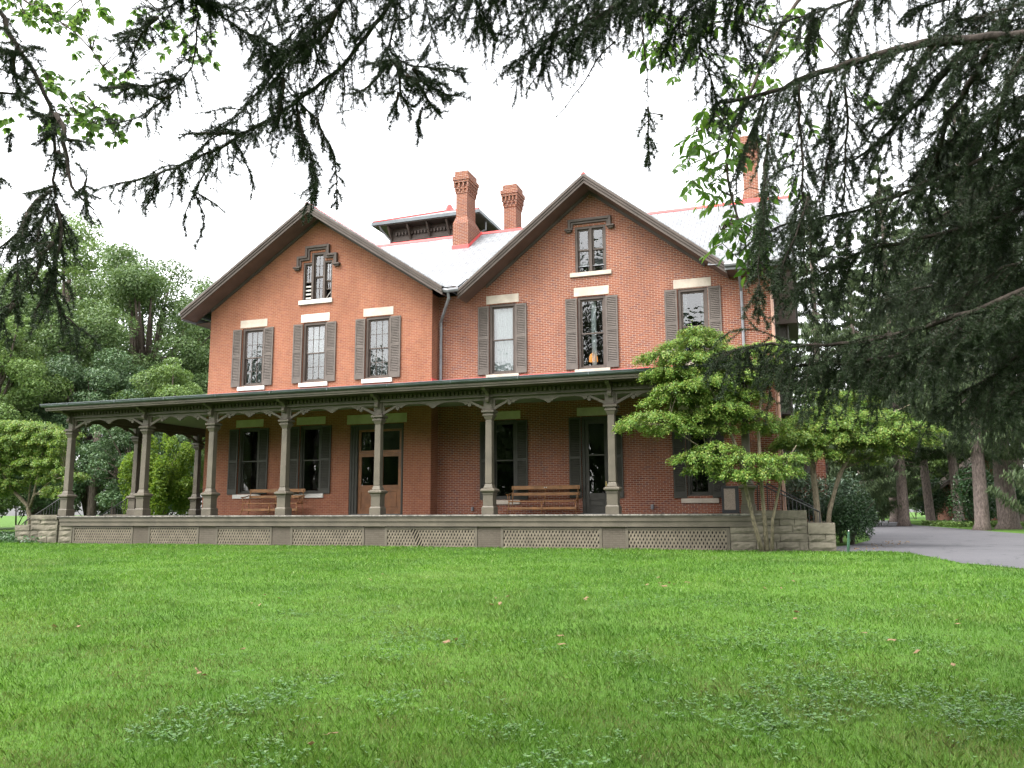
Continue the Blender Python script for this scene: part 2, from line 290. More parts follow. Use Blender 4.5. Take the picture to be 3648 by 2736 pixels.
# ---------------------------------------------------------------- bough and spray positions, metres
BOUGHS_NEAR_RIGHT=[[0.05,0.05,0.42,0.75,0,1,[[2.6,5.3,3.73],[2.28,4.9,3.98],[1.2,4.71,3.99],[0.87,4.77,4.06],[0.66,4.86,4.12],[0.42,4.96,4.14],[0.1,5.04,4.12],[-0.13,5.14,4.09],[-0.39,5.23,4.15]]],[0.022,0.05,0.4,0.6,0,0,[[1.13,4.91,4.11],[0.96,4.98,4.11],[0.82,5.08,3.97],[0.65,5.17,3.83],[0.46,5.26,3.68],[0.31,5.34,3.67]]],[0.018,0.05,0.36,0.5,0,0,[[0.81,4.9,4.14],[0.77,5.02,4.11],[0.63,5.13,3.98],[0.5,5.24,3.84],[0.45,5.37,3.78]]],[0.02,0.045,0.4,0.6,0,0,[[1.1,4.81,4.03],[0.98,4.92,3.88],[0.85,5.03,3.73],[0.8,5.19,3.49],[0.76,5.34,3.29]]],[0.028,0.035,0.42,0.85,0,1,[[2.6,5.3,2.49],[2.08,5.03,2.74],[1.19,4.89,2.71],[1.02,5.01,2.64],[0.83,5.12,2.61],[0.62,5.22,2.56],[0.4,5.31,2.54],[0.12,5.38,2.54],[-0.21,5.43,2.59],[-0.35,5.54,2.59],[-0.53,5.65,2.58]]],[0.02,0.035,0.38,0.8,0,0,[[1.13,4.93,2.66],[0.96,5.1,2.56],[0.69,5.23,2.48],[0.4,5.35,2.42],[0.08,5.46,2.44],[-0.22,5.56,2.47]]],[0.022,0.04,0.4,0.7,0,1,[[2.6,5.3,3.02],[2.16,5.08,3.27],[1.26,5.01,3.18],[1.02,5.17,3.14],[0.67,5.28,3.13],[0.36,5.41,3.12],[0.12,5.57,3.02],[-0.03,5.76,2.95]]],[0.022,0.045,0.4,0.65,0,1,[[2.6,5.3,3.33],[2.18,5.04,3.58],[1.28,4.94,3.55],[0.95,5.06,3.44],[0.6,5.16,3.37],[0.29,5.28,3.31],[-0.03,5.38,3.35],[-0.21,5.53,3.31]]],[0.02,0.04,0.4,0.75,0,1,[[2.6,5.3,2.24],[1.98,5.14,2.49],[1.22,5.13,2.44],[1.05,5.33,2.31],[0.89,5.53,2.22],[0.75,5.74,2.09]]],[0.02,0.05,0.38,0.6,0,1,[[2.6,5.3,3.47],[2.0,4.85,3.72],[1.27,4.86,3.73],[1.07,5.06,3.7],[0.85,5.26,3.67],[0.72,5.49,3.57]]],[0.02,0.05,0.38,0.7,0,1,[[2.6,5.3,2.71],[2.01,5.08,2.96],[1.23,5.01,2.9],[1.07,5.14,2.86],[0.93,5.29,2.79],[0.8,5.47,2.6]]],[0.022,0.045,0.4,0.7,0,1,[[2.6,5.3,2.93],[1.97,4.92,3.18],[1.25,4.92,3.31],[1.09,5.13,3.28],[0.93,5.37,3.13],[0.9,5.66,2.95]]],[0.02,0.05,0.36,0.7,0,0,[[1.22,4.55,3.86],[1.11,4.67,3.78],[1.07,4.83,3.61],[1.06,5.0,3.4]]],[0.02,0.05,0.36,0.7,0,0,[[1.18,5.01,2.22],[1.08,5.2,2.18],[1.02,5.41,2.08]]],[0.006,0.035,0.2,0.9,0,0,[[-0.09,4.37,3.5],[-0.13,4.35,3.16],[-0.16,4.34,2.85],[-0.17,4.31,2.7],[-0.18,4.28,2.52]]],[0.005,0.035,0.18,0.9,0,0,[[0.09,4.58,3.21],[0.01,4.52,2.97],[-0.05,4.46,2.8],[-0.13,4.38,2.67]]],[0.008,0.05,0.3,0.9,0,0,[[0.08,4.98,4.07],[0.08,5.02,3.81],[0.08,5.06,3.53],[0.06,5.12,3.13],[0.06,5.17,2.82]]],[0.008,0.05,0.28,0.9,0,0,[[0.34,5.07,4.07],[0.35,5.11,3.81],[0.32,5.15,3.53],[0.28,5.18,3.23]]],[0.007,0.05,0.28,0.9,0,0,[[0.26,4.95,3.97],[0.23,4.99,3.68],[0.2,5.01,3.46],[0.13,5.01,3.29]]],[0.007,0.05,0.26,0.8,0,0,[[-0.12,5.12,4.07],[-0.24,5.13,3.78],[-0.33,5.13,3.58]]],[0.02,0.04,0.36,0.7,0,1,[[2.6,5.3,4.57],[0.84,5.12,4.82],[0.61,5.2,4.69],[0.34,5.24,4.67],[0.12,5.3,4.67],[-0.07,5.36,4.69]]],[0.014,0.04,0.3,0.85,0,0,[[0.45,5.03,4.55],[0.4,5.07,4.41],[0.37,5.12,4.27],[0.44,5.19,4.19]]],[0.014,0.04,0.3,0.85,0,0,[[0.2,5.15,4.62],[0.16,5.16,4.45],[0.13,5.18,4.28]]],[0.018,0.035,0.34,0.85,0,1,[[2.6,5.3,4.54],[-0.2,4.76,4.79],[-0.34,4.81,4.63],[-0.45,4.85,4.49],[-0.48,4.93,4.37],[-0.43,5.03,4.23],[-0.4,5.14,4.04]]],[0.014,0.035,0.32,0.85,0,1,[[2.6,5.3,4.47],[-0.34,4.83,4.72],[-0.53,4.86,4.61],[-0.63,4.91,4.51],[-0.7,4.98,4.39]]],[0.01,0.04,0.3,0.85,0,0,[[-0.26,4.99,4.61],[-0.24,5.07,4.46],[-0.15,5.18,4.33]]],[0.016,0.035,0.34,0.85,0,1,[[2.6,5.3,4.57],[-0.55,4.64,4.82],[-0.85,4.69,4.66],[-1.09,4.74,4.6],[-1.36,4.78,4.56],[-1.57,4.85,4.51],[-1.7,4.94,4.46]]],[0.014,0.035,0.32,0.9,0,1,[[2.6,5.3,4.57],[-0.94,4.72,4.82],[-1.16,4.76,4.74],[-1.34,4.81,4.69],[-1.43,4.91,4.55],[-1.52,5.01,4.42]]],[0.012,0.04,0.32,0.9,0,1,[[2.6,5.3,4.66],[-1.18,4.83,4.91],[-1.49,4.87,4.88],[-1.64,4.97,4.85],[-1.73,5.09,4.76]]],[0.012,0.04,0.3,0.9,0,1,[[2.6,5.3,4.47],[-0.76,4.69,4.72],[-0.97,4.77,4.65],[-1.22,4.83,4.59],[-1.3,4.97,4.48]]],[0.004,0.03,0.1,0.9,1,0,[[-0.78,4.62,4.46],[-0.77,4.67,4.15],[-0.77,4.7,3.93]]],[0.004,0.03,0.13,0.9,0,0,[[-0.77,4.7,3.93],[-0.78,4.72,3.79],[-0.78,4.76,3.58]]],[0.0035,0.03,0.1,0.6,1,0,[[-0.69,4.74,3.88],[-0.74,4.73,3.86],[-0.77,4.71,3.91]]],[0.0035,0.05,0.05,0.9,1,0,[[-0.99,4.86,4.48],[-1.1,4.9,4.43],[-1.24,4.95,4.27],[-1.44,4.98,4.08]]],[0.02,0.035,0.36,0.7,0,1,[[2.6,5.3,3.96],[2.35,4.99,4.21],[1.45,4.86,4.29],[1.21,4.96,4.31],[1.07,5.09,4.33],[0.95,5.22,4.45]]],[0.018,0.035,0.36,0.7,0,1,[[2.6,5.3,4.23],[2.46,5.21,4.48],[1.37,5.01,4.49],[1.11,5.1,4.52],[0.88,5.21,4.55],[0.74,5.34,4.6]]],[0.012,0.035,0.3,0.8,0,1,[[2.6,5.3,4.67],[-1.72,4.43,4.92],[-1.8,4.5,4.8],[-1.82,4.59,4.7],[-1.78,4.7,4.62],[-1.73,4.8,4.59]]],[0.012,0.035,0.3,0.85,0,1,[[2.6,5.3,4.67],[-1.56,4.59,4.92],[-1.7,4.66,4.84],[-1.8,4.74,4.77],[-1.91,4.82,4.76]]],[0.01,0.035,0.28,0.85,0,1,[[2.6,5.3,4.73],[-1.96,4.55,4.98],[-1.96,4.64,4.88],[-2.04,4.69,4.79],[-2.14,4.74,4.76]]],[0.03,0.035,0.5,0.75,0,1,[[2.6,5.3,3.69],[3.17,6.72,3.94],[2.02,6.58,3.97],[1.52,6.68,3.92],[1.07,6.82,3.76],[0.78,7.02,3.55]]],[0.03,0.035,0.5,0.75,0,1,[[2.6,5.3,3.06],[3.14,6.81,3.31],[1.98,6.68,3.26],[1.57,6.82,3.17],[1.23,6.99,3.01],[0.84,7.17,2.76]]],[0.03,0.04,0.5,0.75,0,1,[[2.6,5.3,4.19],[3.2,6.65,4.44],[2.05,6.5,4.55],[1.65,6.63,4.54],[1.3,6.79,4.41],[1.02,7.0,4.2]]],[0.03,0.035,0.5,0.8,0,1,[[2.6,5.3,2.6],[3.01,6.62,2.85],[1.87,6.45,2.78],[1.57,6.57,2.73],[1.35,6.73,2.57],[1.16,6.91,2.36]]],[0.03,0.035,0.5,0.75,0,1,[[2.6,5.3,3.24],[3.04,6.53,3.49],[1.91,6.35,3.5],[1.61,6.47,3.42],[1.37,6.62,3.3],[1.01,6.73,3.2],[0.57,6.8,3.11]]],[0.025,0.04,0.45,0.75,0,1,[[2.6,5.3,4.46],[3.11,6.36,4.71],[1.97,6.1,4.82],[1.66,6.15,4.85],[1.44,6.23,4.9],[1.37,6.34,5.07]]],[0.025,0.04,0.45,0.75,0,0,[[1.88,6.04,4.04],[1.58,6.09,4.07],[1.43,6.22,3.91],[1.3,6.38,3.67],[1.24,6.55,3.44]]],[0.03,0.03,0.55,0.75,0,1,[[2.6,5.3,3.93],[3.84,8.2,4.18],[2.42,7.97,4.14],[1.8,8.05,4.0],[1.36,8.21,3.73],[0.77,8.31,3.5]]],[0.03,0.03,0.55,0.75,0,1,[[2.6,5.3,3.16],[3.8,8.31,3.41],[2.37,8.09,3.35],[1.87,8.21,3.15],[1.32,8.32,2.93],[0.86,8.45,2.8]]],[0.03,0.03,0.55,0.75,0,1,[[2.6,5.3,4.51],[3.87,8.11,4.76],[2.43,7.83,4.77],[1.92,7.88,4.63],[1.56,8.01,4.37],[1.22,8.15,4.1]]],[0.03,0.03,0.5,0.8,0,1,[[2.6,5.3,2.59],[3.55,7.88,2.84],[2.22,7.71,2.79],[1.75,7.86,2.66],[1.46,8.08,2.42]]]]
BOUGHS_OVERHEAD=[[0.034,0.05,0.3,0.7,0,1,[[0.9,-2.3,4.73],[-2.08,4.29,4.98],[-2.29,4.35,4.74],[-2.63,4.38,4.39],[-2.97,4.38,4.2],[-3.39,4.36,4.02],[-3.77,4.34,3.89],[-4.06,4.34,3.83],[-4.43,4.31,3.78]]],[0.02,0.04,0.3,0.5,0,1,[[0.9,-2.3,4.64],[-2.36,4.21,4.89],[-2.59,4.25,4.72],[-2.92,4.26,4.5],[-3.13,4.29,4.37],[-3.31,4.34,4.25],[-3.6,4.36,4.05],[-3.81,4.39,3.94]]],[0.012,0.035,0.28,0.55,0,1,[[0.9,-2.3,4.59],[-2.61,4.13,4.84],[-2.84,4.19,4.64],[-3.04,4.25,4.52],[-3.23,4.31,4.42]]],[0.012,0.035,0.28,0.6,0,0,[[-2.72,4.13,4.59],[-2.79,4.24,4.43],[-2.8,4.36,4.34]]],[0.012,0.035,0.28,0.7,0,0,[[-2.54,4.09,4.56],[-2.65,4.18,4.48],[-2.89,4.21,4.42],[-3.13,4.26,4.26]]],[0.012,0.04,0.26,0.8,0,1,[[0.9,-2.3,4.64],[-2.96,4.11,4.89],[-3.08,4.16,4.74],[-3.18,4.22,4.61],[-3.28,4.28,4.49]]],[0.016,0.03,0.22,0.3,0,1,[[0.9,-2.3,4.47],[-3.36,3.67,4.72],[-3.32,3.77,4.61],[-3.23,3.88,4.56],[-3.14,3.98,4.49],[-3.03,4.09,4.45],[-2.99,4.19,4.35]]],[0.012,0.03,0.2,0.3,0,1,[[0.9,-2.3,4.42],[-3.43,3.66,4.67],[-3.25,3.84,4.61],[-3.17,3.97,4.62],[-3.09,4.09,4.7]]],[0.012,0.06,0.2,0.5,0,1,[[0.9,-2.3,4.54],[-3.4,3.86,4.79],[-3.43,3.91,4.71],[-3.47,3.98,4.45],[-3.52,4.01,4.36],[-3.62,4.03,4.28],[-3.72,4.05,4.2],[-3.87,4.05,4.13],[-4.04,4.04,4.07],[-4.19,4.03,4.08]]],[0.01,0.03,0.16,0.1,0,1,[[0.9,-2.3,4.39],[-3.29,3.71,4.64],[-3.43,3.73,4.58],[-3.63,3.73,4.5],[-3.8,3.73,4.42],[-3.9,3.75,4.4]]],[0.008,0.03,0.15,0.2,0,0,[[-3.5,3.67,4.47],[-3.65,3.7,4.41],[-3.76,3.75,4.31],[-3.83,3.8,4.27]]],[0.008,0.035,0.16,0.2,0,0,[[-3.51,3.92,4.2],[-3.61,3.91,4.24],[-3.7,3.91,4.2],[-3.87,3.88,4.2],[-4.09,3.83,4.2]]],[0.008,0.035,0.16,0.2,0,0,[[-3.59,3.91,4.1],[-3.69,3.91,4.11],[-3.82,3.89,4.16],[-3.94,3.89,4.14]]],[0.026,0.028,0.17,0.35,0,1,[[0.9,-2.3,4.84],[-2.48,4.46,5.09],[-2.41,4.59,4.91],[-2.43,4.67,4.82],[-2.52,4.73,4.73],[-2.55,4.81,4.64],[-2.44,4.93,4.62],[-2.3,5.05,4.65],[-2.14,5.18,4.65]]],[0.012,0.026,0.17,0.4,0,0,[[-2.51,4.74,4.59],[-2.47,4.82,4.54],[-2.52,4.88,4.41],[-2.5,4.94,4.38],[-2.46,5.02,4.33]]],[0.012,0.026,0.17,0.4,0,0,[[-2.37,4.8,4.53],[-2.33,4.93,4.47],[-2.26,5.07,4.44],[-2.19,5.19,4.49]]],[0.012,0.026,0.17,0.4,0,0,[[-2.36,4.82,4.44],[-2.34,5.0,4.36],[-2.33,5.17,4.35]]],[0.012,0.028,0.17,0.4,0,0,[[-2.47,4.66,4.54],[-2.58,4.7,4.46],[-2.7,4.74,4.4],[-2.83,4.77,4.4]]],[0.01,0.028,0.17,0.3,0,0,[[-2.46,4.67,4.5],[-2.58,4.67,4.53],[-2.66,4.69,4.57]]],[0.01,0.028,0.17,0.5,0,0,[[-2.38,4.71,4.43],[-2.32,4.78,4.41],[-2.15,4.9,4.42]]],[0.01,0.03,0.16,0.7,0,0,[[-2.43,4.71,4.32],[-2.49,4.76,4.21],[-2.49,4.81,4.18]]],[0.006,0.03,0.14,0.9,0,0,[[-2.34,4.86,4.23],[-2.36,4.86,4.16],[-2.35,4.88,4.06]]],[0.009,0.035,0.2,0.6,0,1,[[0.9,-2.3,4.69],[-2.21,4.58,4.94],[-2.2,4.68,4.8],[-2.21,4.76,4.67],[-2.32,4.81,4.61]]],[0.006,0.06,0.1,0.8,0,0,[[-2.39,4.55,4.74],[-2.33,4.62,4.77],[-2.28,4.67,4.87]]],[0.008,0.03,0.3,0.95,0,0,[[-2.97,4.33,4.16],[-2.95,4.33,4.03],[-2.87,4.36,3.83],[-2.83,4.39,3.6],[-2.84,4.37,3.5]]],[0.006,0.04,0.12,0.9,0,0,[[-2.95,4.34,4.16],[-2.88,4.37,4.09],[-2.81,4.42,3.96],[-2.74,4.48,3.75],[-2.76,4.51,3.48]]],[0.005,0.05,0.07,0.9,0,0,[[-3.42,4.31,3.96],[-3.36,4.35,3.85],[-3.31,4.39,3.7],[-3.34,4.4,3.57]]],[0.005,0.06,0.06,0.9,0,0,[[-3.62,4.36,3.9],[-3.64,4.36,3.86],[-3.75,4.35,3.67],[-3.84,4.35,3.48],[-3.81,4.38,3.36]]],[0.004,0.06,0.06,0.9,0,0,[[-3.75,4.35,3.67],[-3.7,4.4,3.5],[-3.72,4.41,3.39],[-3.79,4.4,3.29]]],[0.004,0.06,0.06,0.7,0,0,[[-3.75,4.35,3.67],[-3.64,4.4,3.6],[-3.56,4.44,3.53]]],[0.006,0.03,0.12,0.8,0,0,[[-3.84,4.29,3.84],[-3.82,4.32,3.73],[-3.85,4.32,3.64]]],[0.006,0.03,0.12,0.8,0,0,[[-3.98,4.25,3.79],[-4.02,4.26,3.64],[-4.09,4.26,3.51]]],[0.01,0.03,0.12,0.2,0,0,[[-3.36,4.33,4.0],[-3.48,4.28,4.02],[-3.62,4.24,4.01],[-3.76,4.19,4.0]]],[0.012,0.035,0.22,0.8,0,0,[[-2.98,4.2,4.26],[-3.01,4.22,4.07],[-3.05,4.23,3.93]]],[0.004,0.06,0.06,0.95,1,0,[[-2.66,4.4,4.42],[-2.67,4.42,4.24],[-2.71,4.43,4.09]]],[0.004,0.06,0.05,0.95,1,0,[[-2.78,4.37,4.31],[-2.81,4.39,4.13],[-2.87,4.39,3.99]]]]
BOUGHS_NEAR_LEFT=[[0.026,0.09,0.2,0.5,0,1,[[-5.4,2.2,4.58],[-4.24,2.71,4.83],[-3.96,2.85,4.37],[-3.82,2.92,4.11],[-3.69,2.97,3.88],[-3.58,3.01,3.69],[-3.51,3.03,3.56],[-3.5,3.03,3.43],[-3.5,3.04,3.23],[-3.47,3.04,3.08]]],[0.012,0.06,0.2,0.6,1,0,[[-3.45,2.98,3.53],[-3.4,2.99,3.47],[-3.38,3.0,3.3],[-3.36,3.0,3.18],[-3.29,3.02,3.09],[-3.2,3.05,2.98]]],[0.009,0.035,0.2,0.8,0,0,[[-3.47,3.04,3.08],[-3.42,3.04,2.98],[-3.41,3.03,2.83],[-3.42,3.02,2.69],[-3.39,3.01,2.56],[-3.3,3.03,2.44],[-3.2,3.03,2.41]]],[0.008,0.035,0.2,0.8,0,0,[[-3.49,3.03,3.15],[-3.52,2.99,3.09],[-3.56,2.95,3.03],[-3.55,2.94,2.88],[-3.54,2.93,2.72],[-3.55,2.92,2.55],[-3.51,2.91,2.49]]],[0.008,0.035,0.2,0.8,0,0,[[-3.42,3.01,2.73],[-3.43,2.98,2.58],[-3.45,2.94,2.48]]],[0.008,0.035,0.2,0.7,0,0,[[-3.52,2.93,3.0],[-3.53,2.91,2.89],[-3.57,2.87,2.83],[-3.62,2.83,2.78]]],[0.008,0.035,0.2,0.8,0,0,[[-3.52,3.03,3.06],[-3.47,2.96,2.91],[-3.41,2.9,2.78]]],[0.008,0.035,0.2,0.7,0,0,[[-3.33,2.92,2.83],[-3.4,2.91,2.74],[-3.45,2.91,2.61]]],[0.008,0.04,0.2,0.7,0,0,[[-3.52,2.9,2.54],[-3.57,2.89,2.48],[-3.6,2.89,2.44]]],[0.006,0.03,0.12,0.2,0,0,[[-3.59,2.88,3.83],[-3.59,2.93,3.9],[-3.59,2.98,3.89]]],[0.008,0.03,0.16,0.3,0,0,[[-3.59,2.89,3.82],[-3.71,2.89,3.87],[-3.86,2.88,3.91]]],[0.008,0.03,0.16,0.4,0,0,[[-3.61,2.87,3.88],[-3.7,2.89,3.79],[-3.67,2.95,3.71],[-3.69,2.98,3.67]]],[0.008,0.03,0.16,0.4,0,0,[[-3.78,2.84,3.68],[-3.74,2.9,3.64],[-3.69,2.95,3.64],[-3.64,2.99,3.68]]],[0.006,0.03,0.12,0.3,0,0,[[-3.45,2.98,3.51],[-3.55,2.99,3.54],[-3.64,3.01,3.58]]],[0.008,0.028,0.13,0.4,0,0,[[-3.46,2.99,3.44],[-3.52,2.98,3.4],[-3.55,2.97,3.37]]],[0.008,0.028,0.13,0.4,0,0,[[-3.41,3.01,3.4],[-3.36,3.03,3.4],[-3.29,3.06,3.38]]],[0.01,0.025,0.13,0.6,0,0,[[-3.45,3.01,3.34],[-3.44,3.02,3.28],[-3.39,3.04,3.3]]],[0.006,0.028,0.12,0.6,0,0,[[-3.47,3.03,3.17],[-3.53,3.01,3.15],[-3.62,2.98,3.13]]],[0.006,0.03,0.12,0.6,0,0,[[-3.27,3.01,3.09],[-3.24,3.0,3.16],[-3.24,3.0,3.22]]],[0.006,0.03,0.12,0.8,0,0,[[-3.25,3.01,3.11],[-3.24,3.02,3.04],[-3.26,3.03,2.97]]],[0.005,0.035,0.1,0.6,0,0,[[-3.77,2.92,3.2],[-3.7,2.94,3.22],[-3.72,2.94,3.18]]],[0.005,0.04,0.08,0.9,0,0,[[-3.75,2.99,3.48],[-3.75,3.0,3.44],[-3.76,3.0,3.38]]]]
BROAD={"stems":[[[1.05,6.05,6.14],[0.35,5.92,5.45],[-0.04,5.87,4.92],[-0.26,5.87,4.43],[-0.4,5.87,4.12],[-0.42,5.89,3.95],[-0.4,5.93,3.77],[-0.36,5.97,3.61],[-0.32,6.01,3.46],[-0.31,6.04,3.27]],[[-0.4,5.87,4.12],[-0.54,5.84,4.05],[-0.68,5.8,3.99]],[[-0.04,5.87,4.92],[-0.34,5.75,5.04],[-0.63,5.67,4.92],[-0.86,5.6,4.8]],[[-0.26,5.87,4.43],[-0.42,5.84,4.3],[-0.61,5.78,4.23],[-0.69,5.77,4.17]],[[-0.36,5.97,3.61],[-0.48,5.94,3.53],[-0.54,5.94,3.41]],[[-0.36,5.97,3.61],[-0.23,6.03,3.53],[-0.12,6.08,3.41]],[[-0.04,5.87,4.92],[0.13,5.94,4.88],[0.26,5.98,4.9]]],"leaves":[[-0.64,5.5,3.92],[-0.72,5.72,3.96],[-0.65,6.01,3.96],[-0.66,5.53,4.06],[-0.53,5.81,4.23],[-0.53,6.08,4.15],[-0.4,5.66,4.22],[-0.6,5.91,3.83],[-0.5,6.18,4.0],[-0.49,5.82,3.47],[-0.43,6.07,3.61],[-0.33,5.69,3.43],[-0.25,5.97,3.45],[-0.55,6.12,3.45],[-0.39,5.75,3.29],[-0.18,6.06,3.41],[-0.57,6.08,4.06],[-0.6,5.62,4.05],[-0.49,5.9,4.19],[-0.37,6.2,4.17],[-0.37,5.75,4.17],[-0.31,5.99,4.42],[-0.55,5.42,4.6],[-0.65,5.62,4.79],[-0.47,5.88,5.1],[-0.28,5.52,4.97],[-0.22,5.78,5.1],[-0.92,5.82,4.91],[-0.73,5.47,4.72],[-0.9,5.61,5.08],[-0.87,5.85,5.26],[0.03,5.78,4.85],[0.19,6.07,4.94],[-0.16,5.57,4.56],[-0.27,5.8,4.47],[-0.13,6.03,4.94],[-0.05,5.66,4.63],[-0.68,5.63,5.04],[-0.47,6.05,4.5],[-0.55,5.61,4.24],[-0.37,5.87,4.59],[-0.2,6.17,4.71],[-0.51,5.55,5.13],[-0.34,5.84,5.27],[-0.25,5.74,3.28],[-0.31,5.98,3.26],[-0.5,6.08,3.84],[0.09,5.66,4.9],[0.23,5.95,4.98],[0.52,6.37,4.62],[0.56,5.98,4.35],[-0.56,6.36,5.16],[-0.39,5.91,4.83],[-0.13,6.13,5.31],[-0.73,5.68,4.61],[-0.49,5.9,5.12],[0.22,6.06,4.89],[0.07,5.97,4.87],[-0.12,6.1,5.22],[-0.15,6.17,4.73],[-0.27,6.43,4.99],[-0.08,6.2,5.34],[-0.01,6.52,5.11],[-0.47,6.23,5.47],[0.1,6.61,5.23],[-0.06,6.28,4.77],[-0.07,5.78,4.48],[-0.4,6.35,4.92],[-0.36,6.48,4.88],[0.13,6.49,5.45],[-0.62,5.92,5.17],[-0.42,6.09,4.37],[-0.36,5.61,3.9],[-0.57,5.89,4.42],[-0.4,6.22,3.84],[-0.62,5.55,3.76],[-0.54,6.11,4.45],[-0.61,6.17,4.01],[-0.33,5.62,4.26],[-0.46,6.14,4.53],[-0.42,6.02,4.25],[-0.4,6.32,3.88],[-0.52,5.95,3.75],[-0.59,6.18,4.54],[-0.47,6.24,4.59],[-0.57,5.53,4.01],[-0.43,5.6,4.19],[-0.72,6.19,3.96],[-0.64,6.52,4.0],[-0.35,5.84,4.13],[-0.52,6.0,4.12],[-0.47,6.16,4.12],[-0.48,5.89,3.99],[-0.34,5.97,4.09],[-0.53,5.87,3.92],[-0.59,5.86,4.23],[-0.34,6.2,4.17],[-0.41,6.28,3.63],[-0.23,6.15,3.73],[-0.33,6.33,3.46],[-0.38,5.81,3.54],[-0.21,5.65,3.46],[-0.42,5.75,3.43],[-0.26,6.3,3.75],[-0.37,5.74,3.47],[-0.21,5.88,3.45],[-0.2,5.94,3.59],[-0.38,5.91,3.38],[-0.19,5.95,3.46],[-0.44,6.36,3.78],[-0.29,5.64,3.49],[-0.21,5.56,3.18],[-0.46,6.39,3.72],[0.11,6.82,4.04],[-0.14,5.96,3.78],[0.17,6.85,4.62],[0.03,6.66,4.1],[-0.0,6.85,4.42],[-0.22,6.72,4.54],[-0.25,6.69,4.73],[-0.04,6.46,4.43],[-0.86,5.27,4.68],[-0.91,5.83,5.21],[-0.81,6.01,5.19],[-0.87,5.9,4.95],[-0.81,5.9,5.21],[-0.79,5.14,4.55],[-0.83,5.73,4.92],[-0.87,5.91,5.29],[-0.74,5.2,4.59]]}
MAPLE={"stems":[[[-6.32,4.51,6.48],[-6.0,4.72,5.83],[-5.89,4.77,5.74],[-5.74,4.84,5.67],[-5.68,4.87,5.61],[-5.57,4.92,5.53],[-5.43,4.99,5.37],[-5.35,5.04,5.23],[-5.24,5.1,5.13]],[[-6.0,4.72,5.83],[-5.94,4.77,5.65],[-5.86,4.8,5.62]],[[-6.38,4.67,5.32],[-6.04,4.82,5.16],[-5.8,4.91,5.11],[-5.57,5.03,4.83],[-5.44,5.09,4.74],[-5.25,5.17,4.65]],[[-5.2,4.98,5.92],[-5.5,4.9,5.8],[-5.66,4.87,5.64]],[[-5.43,5.07,4.9],[-5.52,5.05,4.83],[-5.66,5.0,4.83]],[[-5.5,4.9,5.8],[-5.48,4.93,5.69]],[[-5.24,5.1,5.13],[-5.18,5.14,5.02],[-5.04,5.22,4.81]]],"leaves":[[-5.84,4.49,5.59],[-5.97,4.68,5.76],[-6.12,4.88,5.8],[-5.7,4.62,5.5],[-6.01,4.75,5.66],[-6.03,4.96,5.86],[-5.6,4.71,5.57],[-5.78,4.9,5.62],[-6.12,4.98,5.93],[-5.59,4.76,5.65],[-5.57,5.01,5.75],[-5.09,4.77,5.5],[-5.25,4.95,5.61],[-5.71,5.06,5.56],[-5.34,4.79,5.21],[-5.41,4.99,5.45],[-5.58,5.18,5.5],[-5.3,4.89,5.13],[-5.39,5.09,5.25],[-5.51,5.29,5.38],[-5.22,4.98,5.08],[-5.89,4.99,5.2],[-5.51,4.71,4.94],[-5.51,4.96,4.99],[-5.73,5.15,4.97],[-5.34,4.88,4.7],[-5.64,5.02,4.77],[-5.64,5.23,5.03],[-5.25,4.96,4.77],[-5.35,5.17,4.84],[-5.47,5.39,4.8],[-5.29,5.04,4.6],[-6.16,4.94,4.89],[-5.57,4.7,4.92],[-5.66,4.91,5.01],[-5.58,5.21,4.87],[-5.31,4.87,4.79],[-5.67,4.98,4.9],[-5.55,5.27,5.02],[-5.43,4.91,4.68],[-5.12,5.11,5.68],[-5.25,5.29,5.89],[-4.74,5.1,5.41],[-4.82,5.3,5.59],[-4.32,5.07,5.31],[-4.78,5.13,5.51],[-5.13,5.26,5.53],[-4.95,5.01,4.7],[-5.22,5.11,5.09],[-6.36,5.01,4.88],[-5.8,4.75,4.89],[-5.88,4.92,5.24],[-6.05,4.91,5.82],[-5.31,4.57,5.41],[-5.65,4.81,5.51],[-6.07,4.63,5.73],[-6.35,4.98,5.98],[-6.47,5.04,5.74],[-5.25,4.87,5.68],[-6.0,5.13,5.92],[-6.09,5.0,5.85],[-5.36,4.75,5.47],[-5.77,4.78,5.71],[-5.52,4.53,5.52],[-5.88,5.11,5.75],[-5.92,4.92,5.86],[-6.31,5.02,5.9],[-5.82,5.12,5.72],[-5.93,4.95,5.64],[-5.75,5.06,5.79],[-5.85,4.87,5.67],[-5.18,4.65,5.42],[-5.57,4.99,5.7],[-5.5,4.44,5.34],[-5.88,5.08,4.82],[-6.14,5.18,5.34],[-5.5,4.73,4.54],[-5.38,4.64,4.96],[-5.43,5.28,5.24],[-5.57,5.45,5.0],[-5.29,5.18,4.66],[-5.41,5.05,4.71],[-6.02,5.11,4.86],[-5.25,4.84,4.64],[-5.59,4.8,4.66],[-4.95,4.9,4.99],[-5.69,5.07,4.91],[-5.12,4.97,4.95],[-5.5,4.76,4.91],[-5.57,5.23,4.85],[-5.93,5.33,5.2],[-5.4,4.86,4.89],[-5.71,5.14,5.24],[-5.44,5.02,4.6],[-5.85,5.3,4.93],[-5.81,5.04,4.84],[-5.14,4.95,4.7],[-5.26,4.84,4.78],[-5.03,5.05,5.46],[-4.77,5.07,5.58],[-4.83,5.13,5.55],[-4.53,5.15,5.59],[-4.73,5.61,5.72],[-5.1,5.64,5.81],[-4.98,5.75,5.64],[-4.71,5.18,5.46],[-5.03,5.7,5.6],[-4.86,5.21,5.37],[-4.57,5.39,5.56],[-5.24,5.44,5.86],[-4.51,5.1,5.27],[-4.37,5.17,5.19]]}
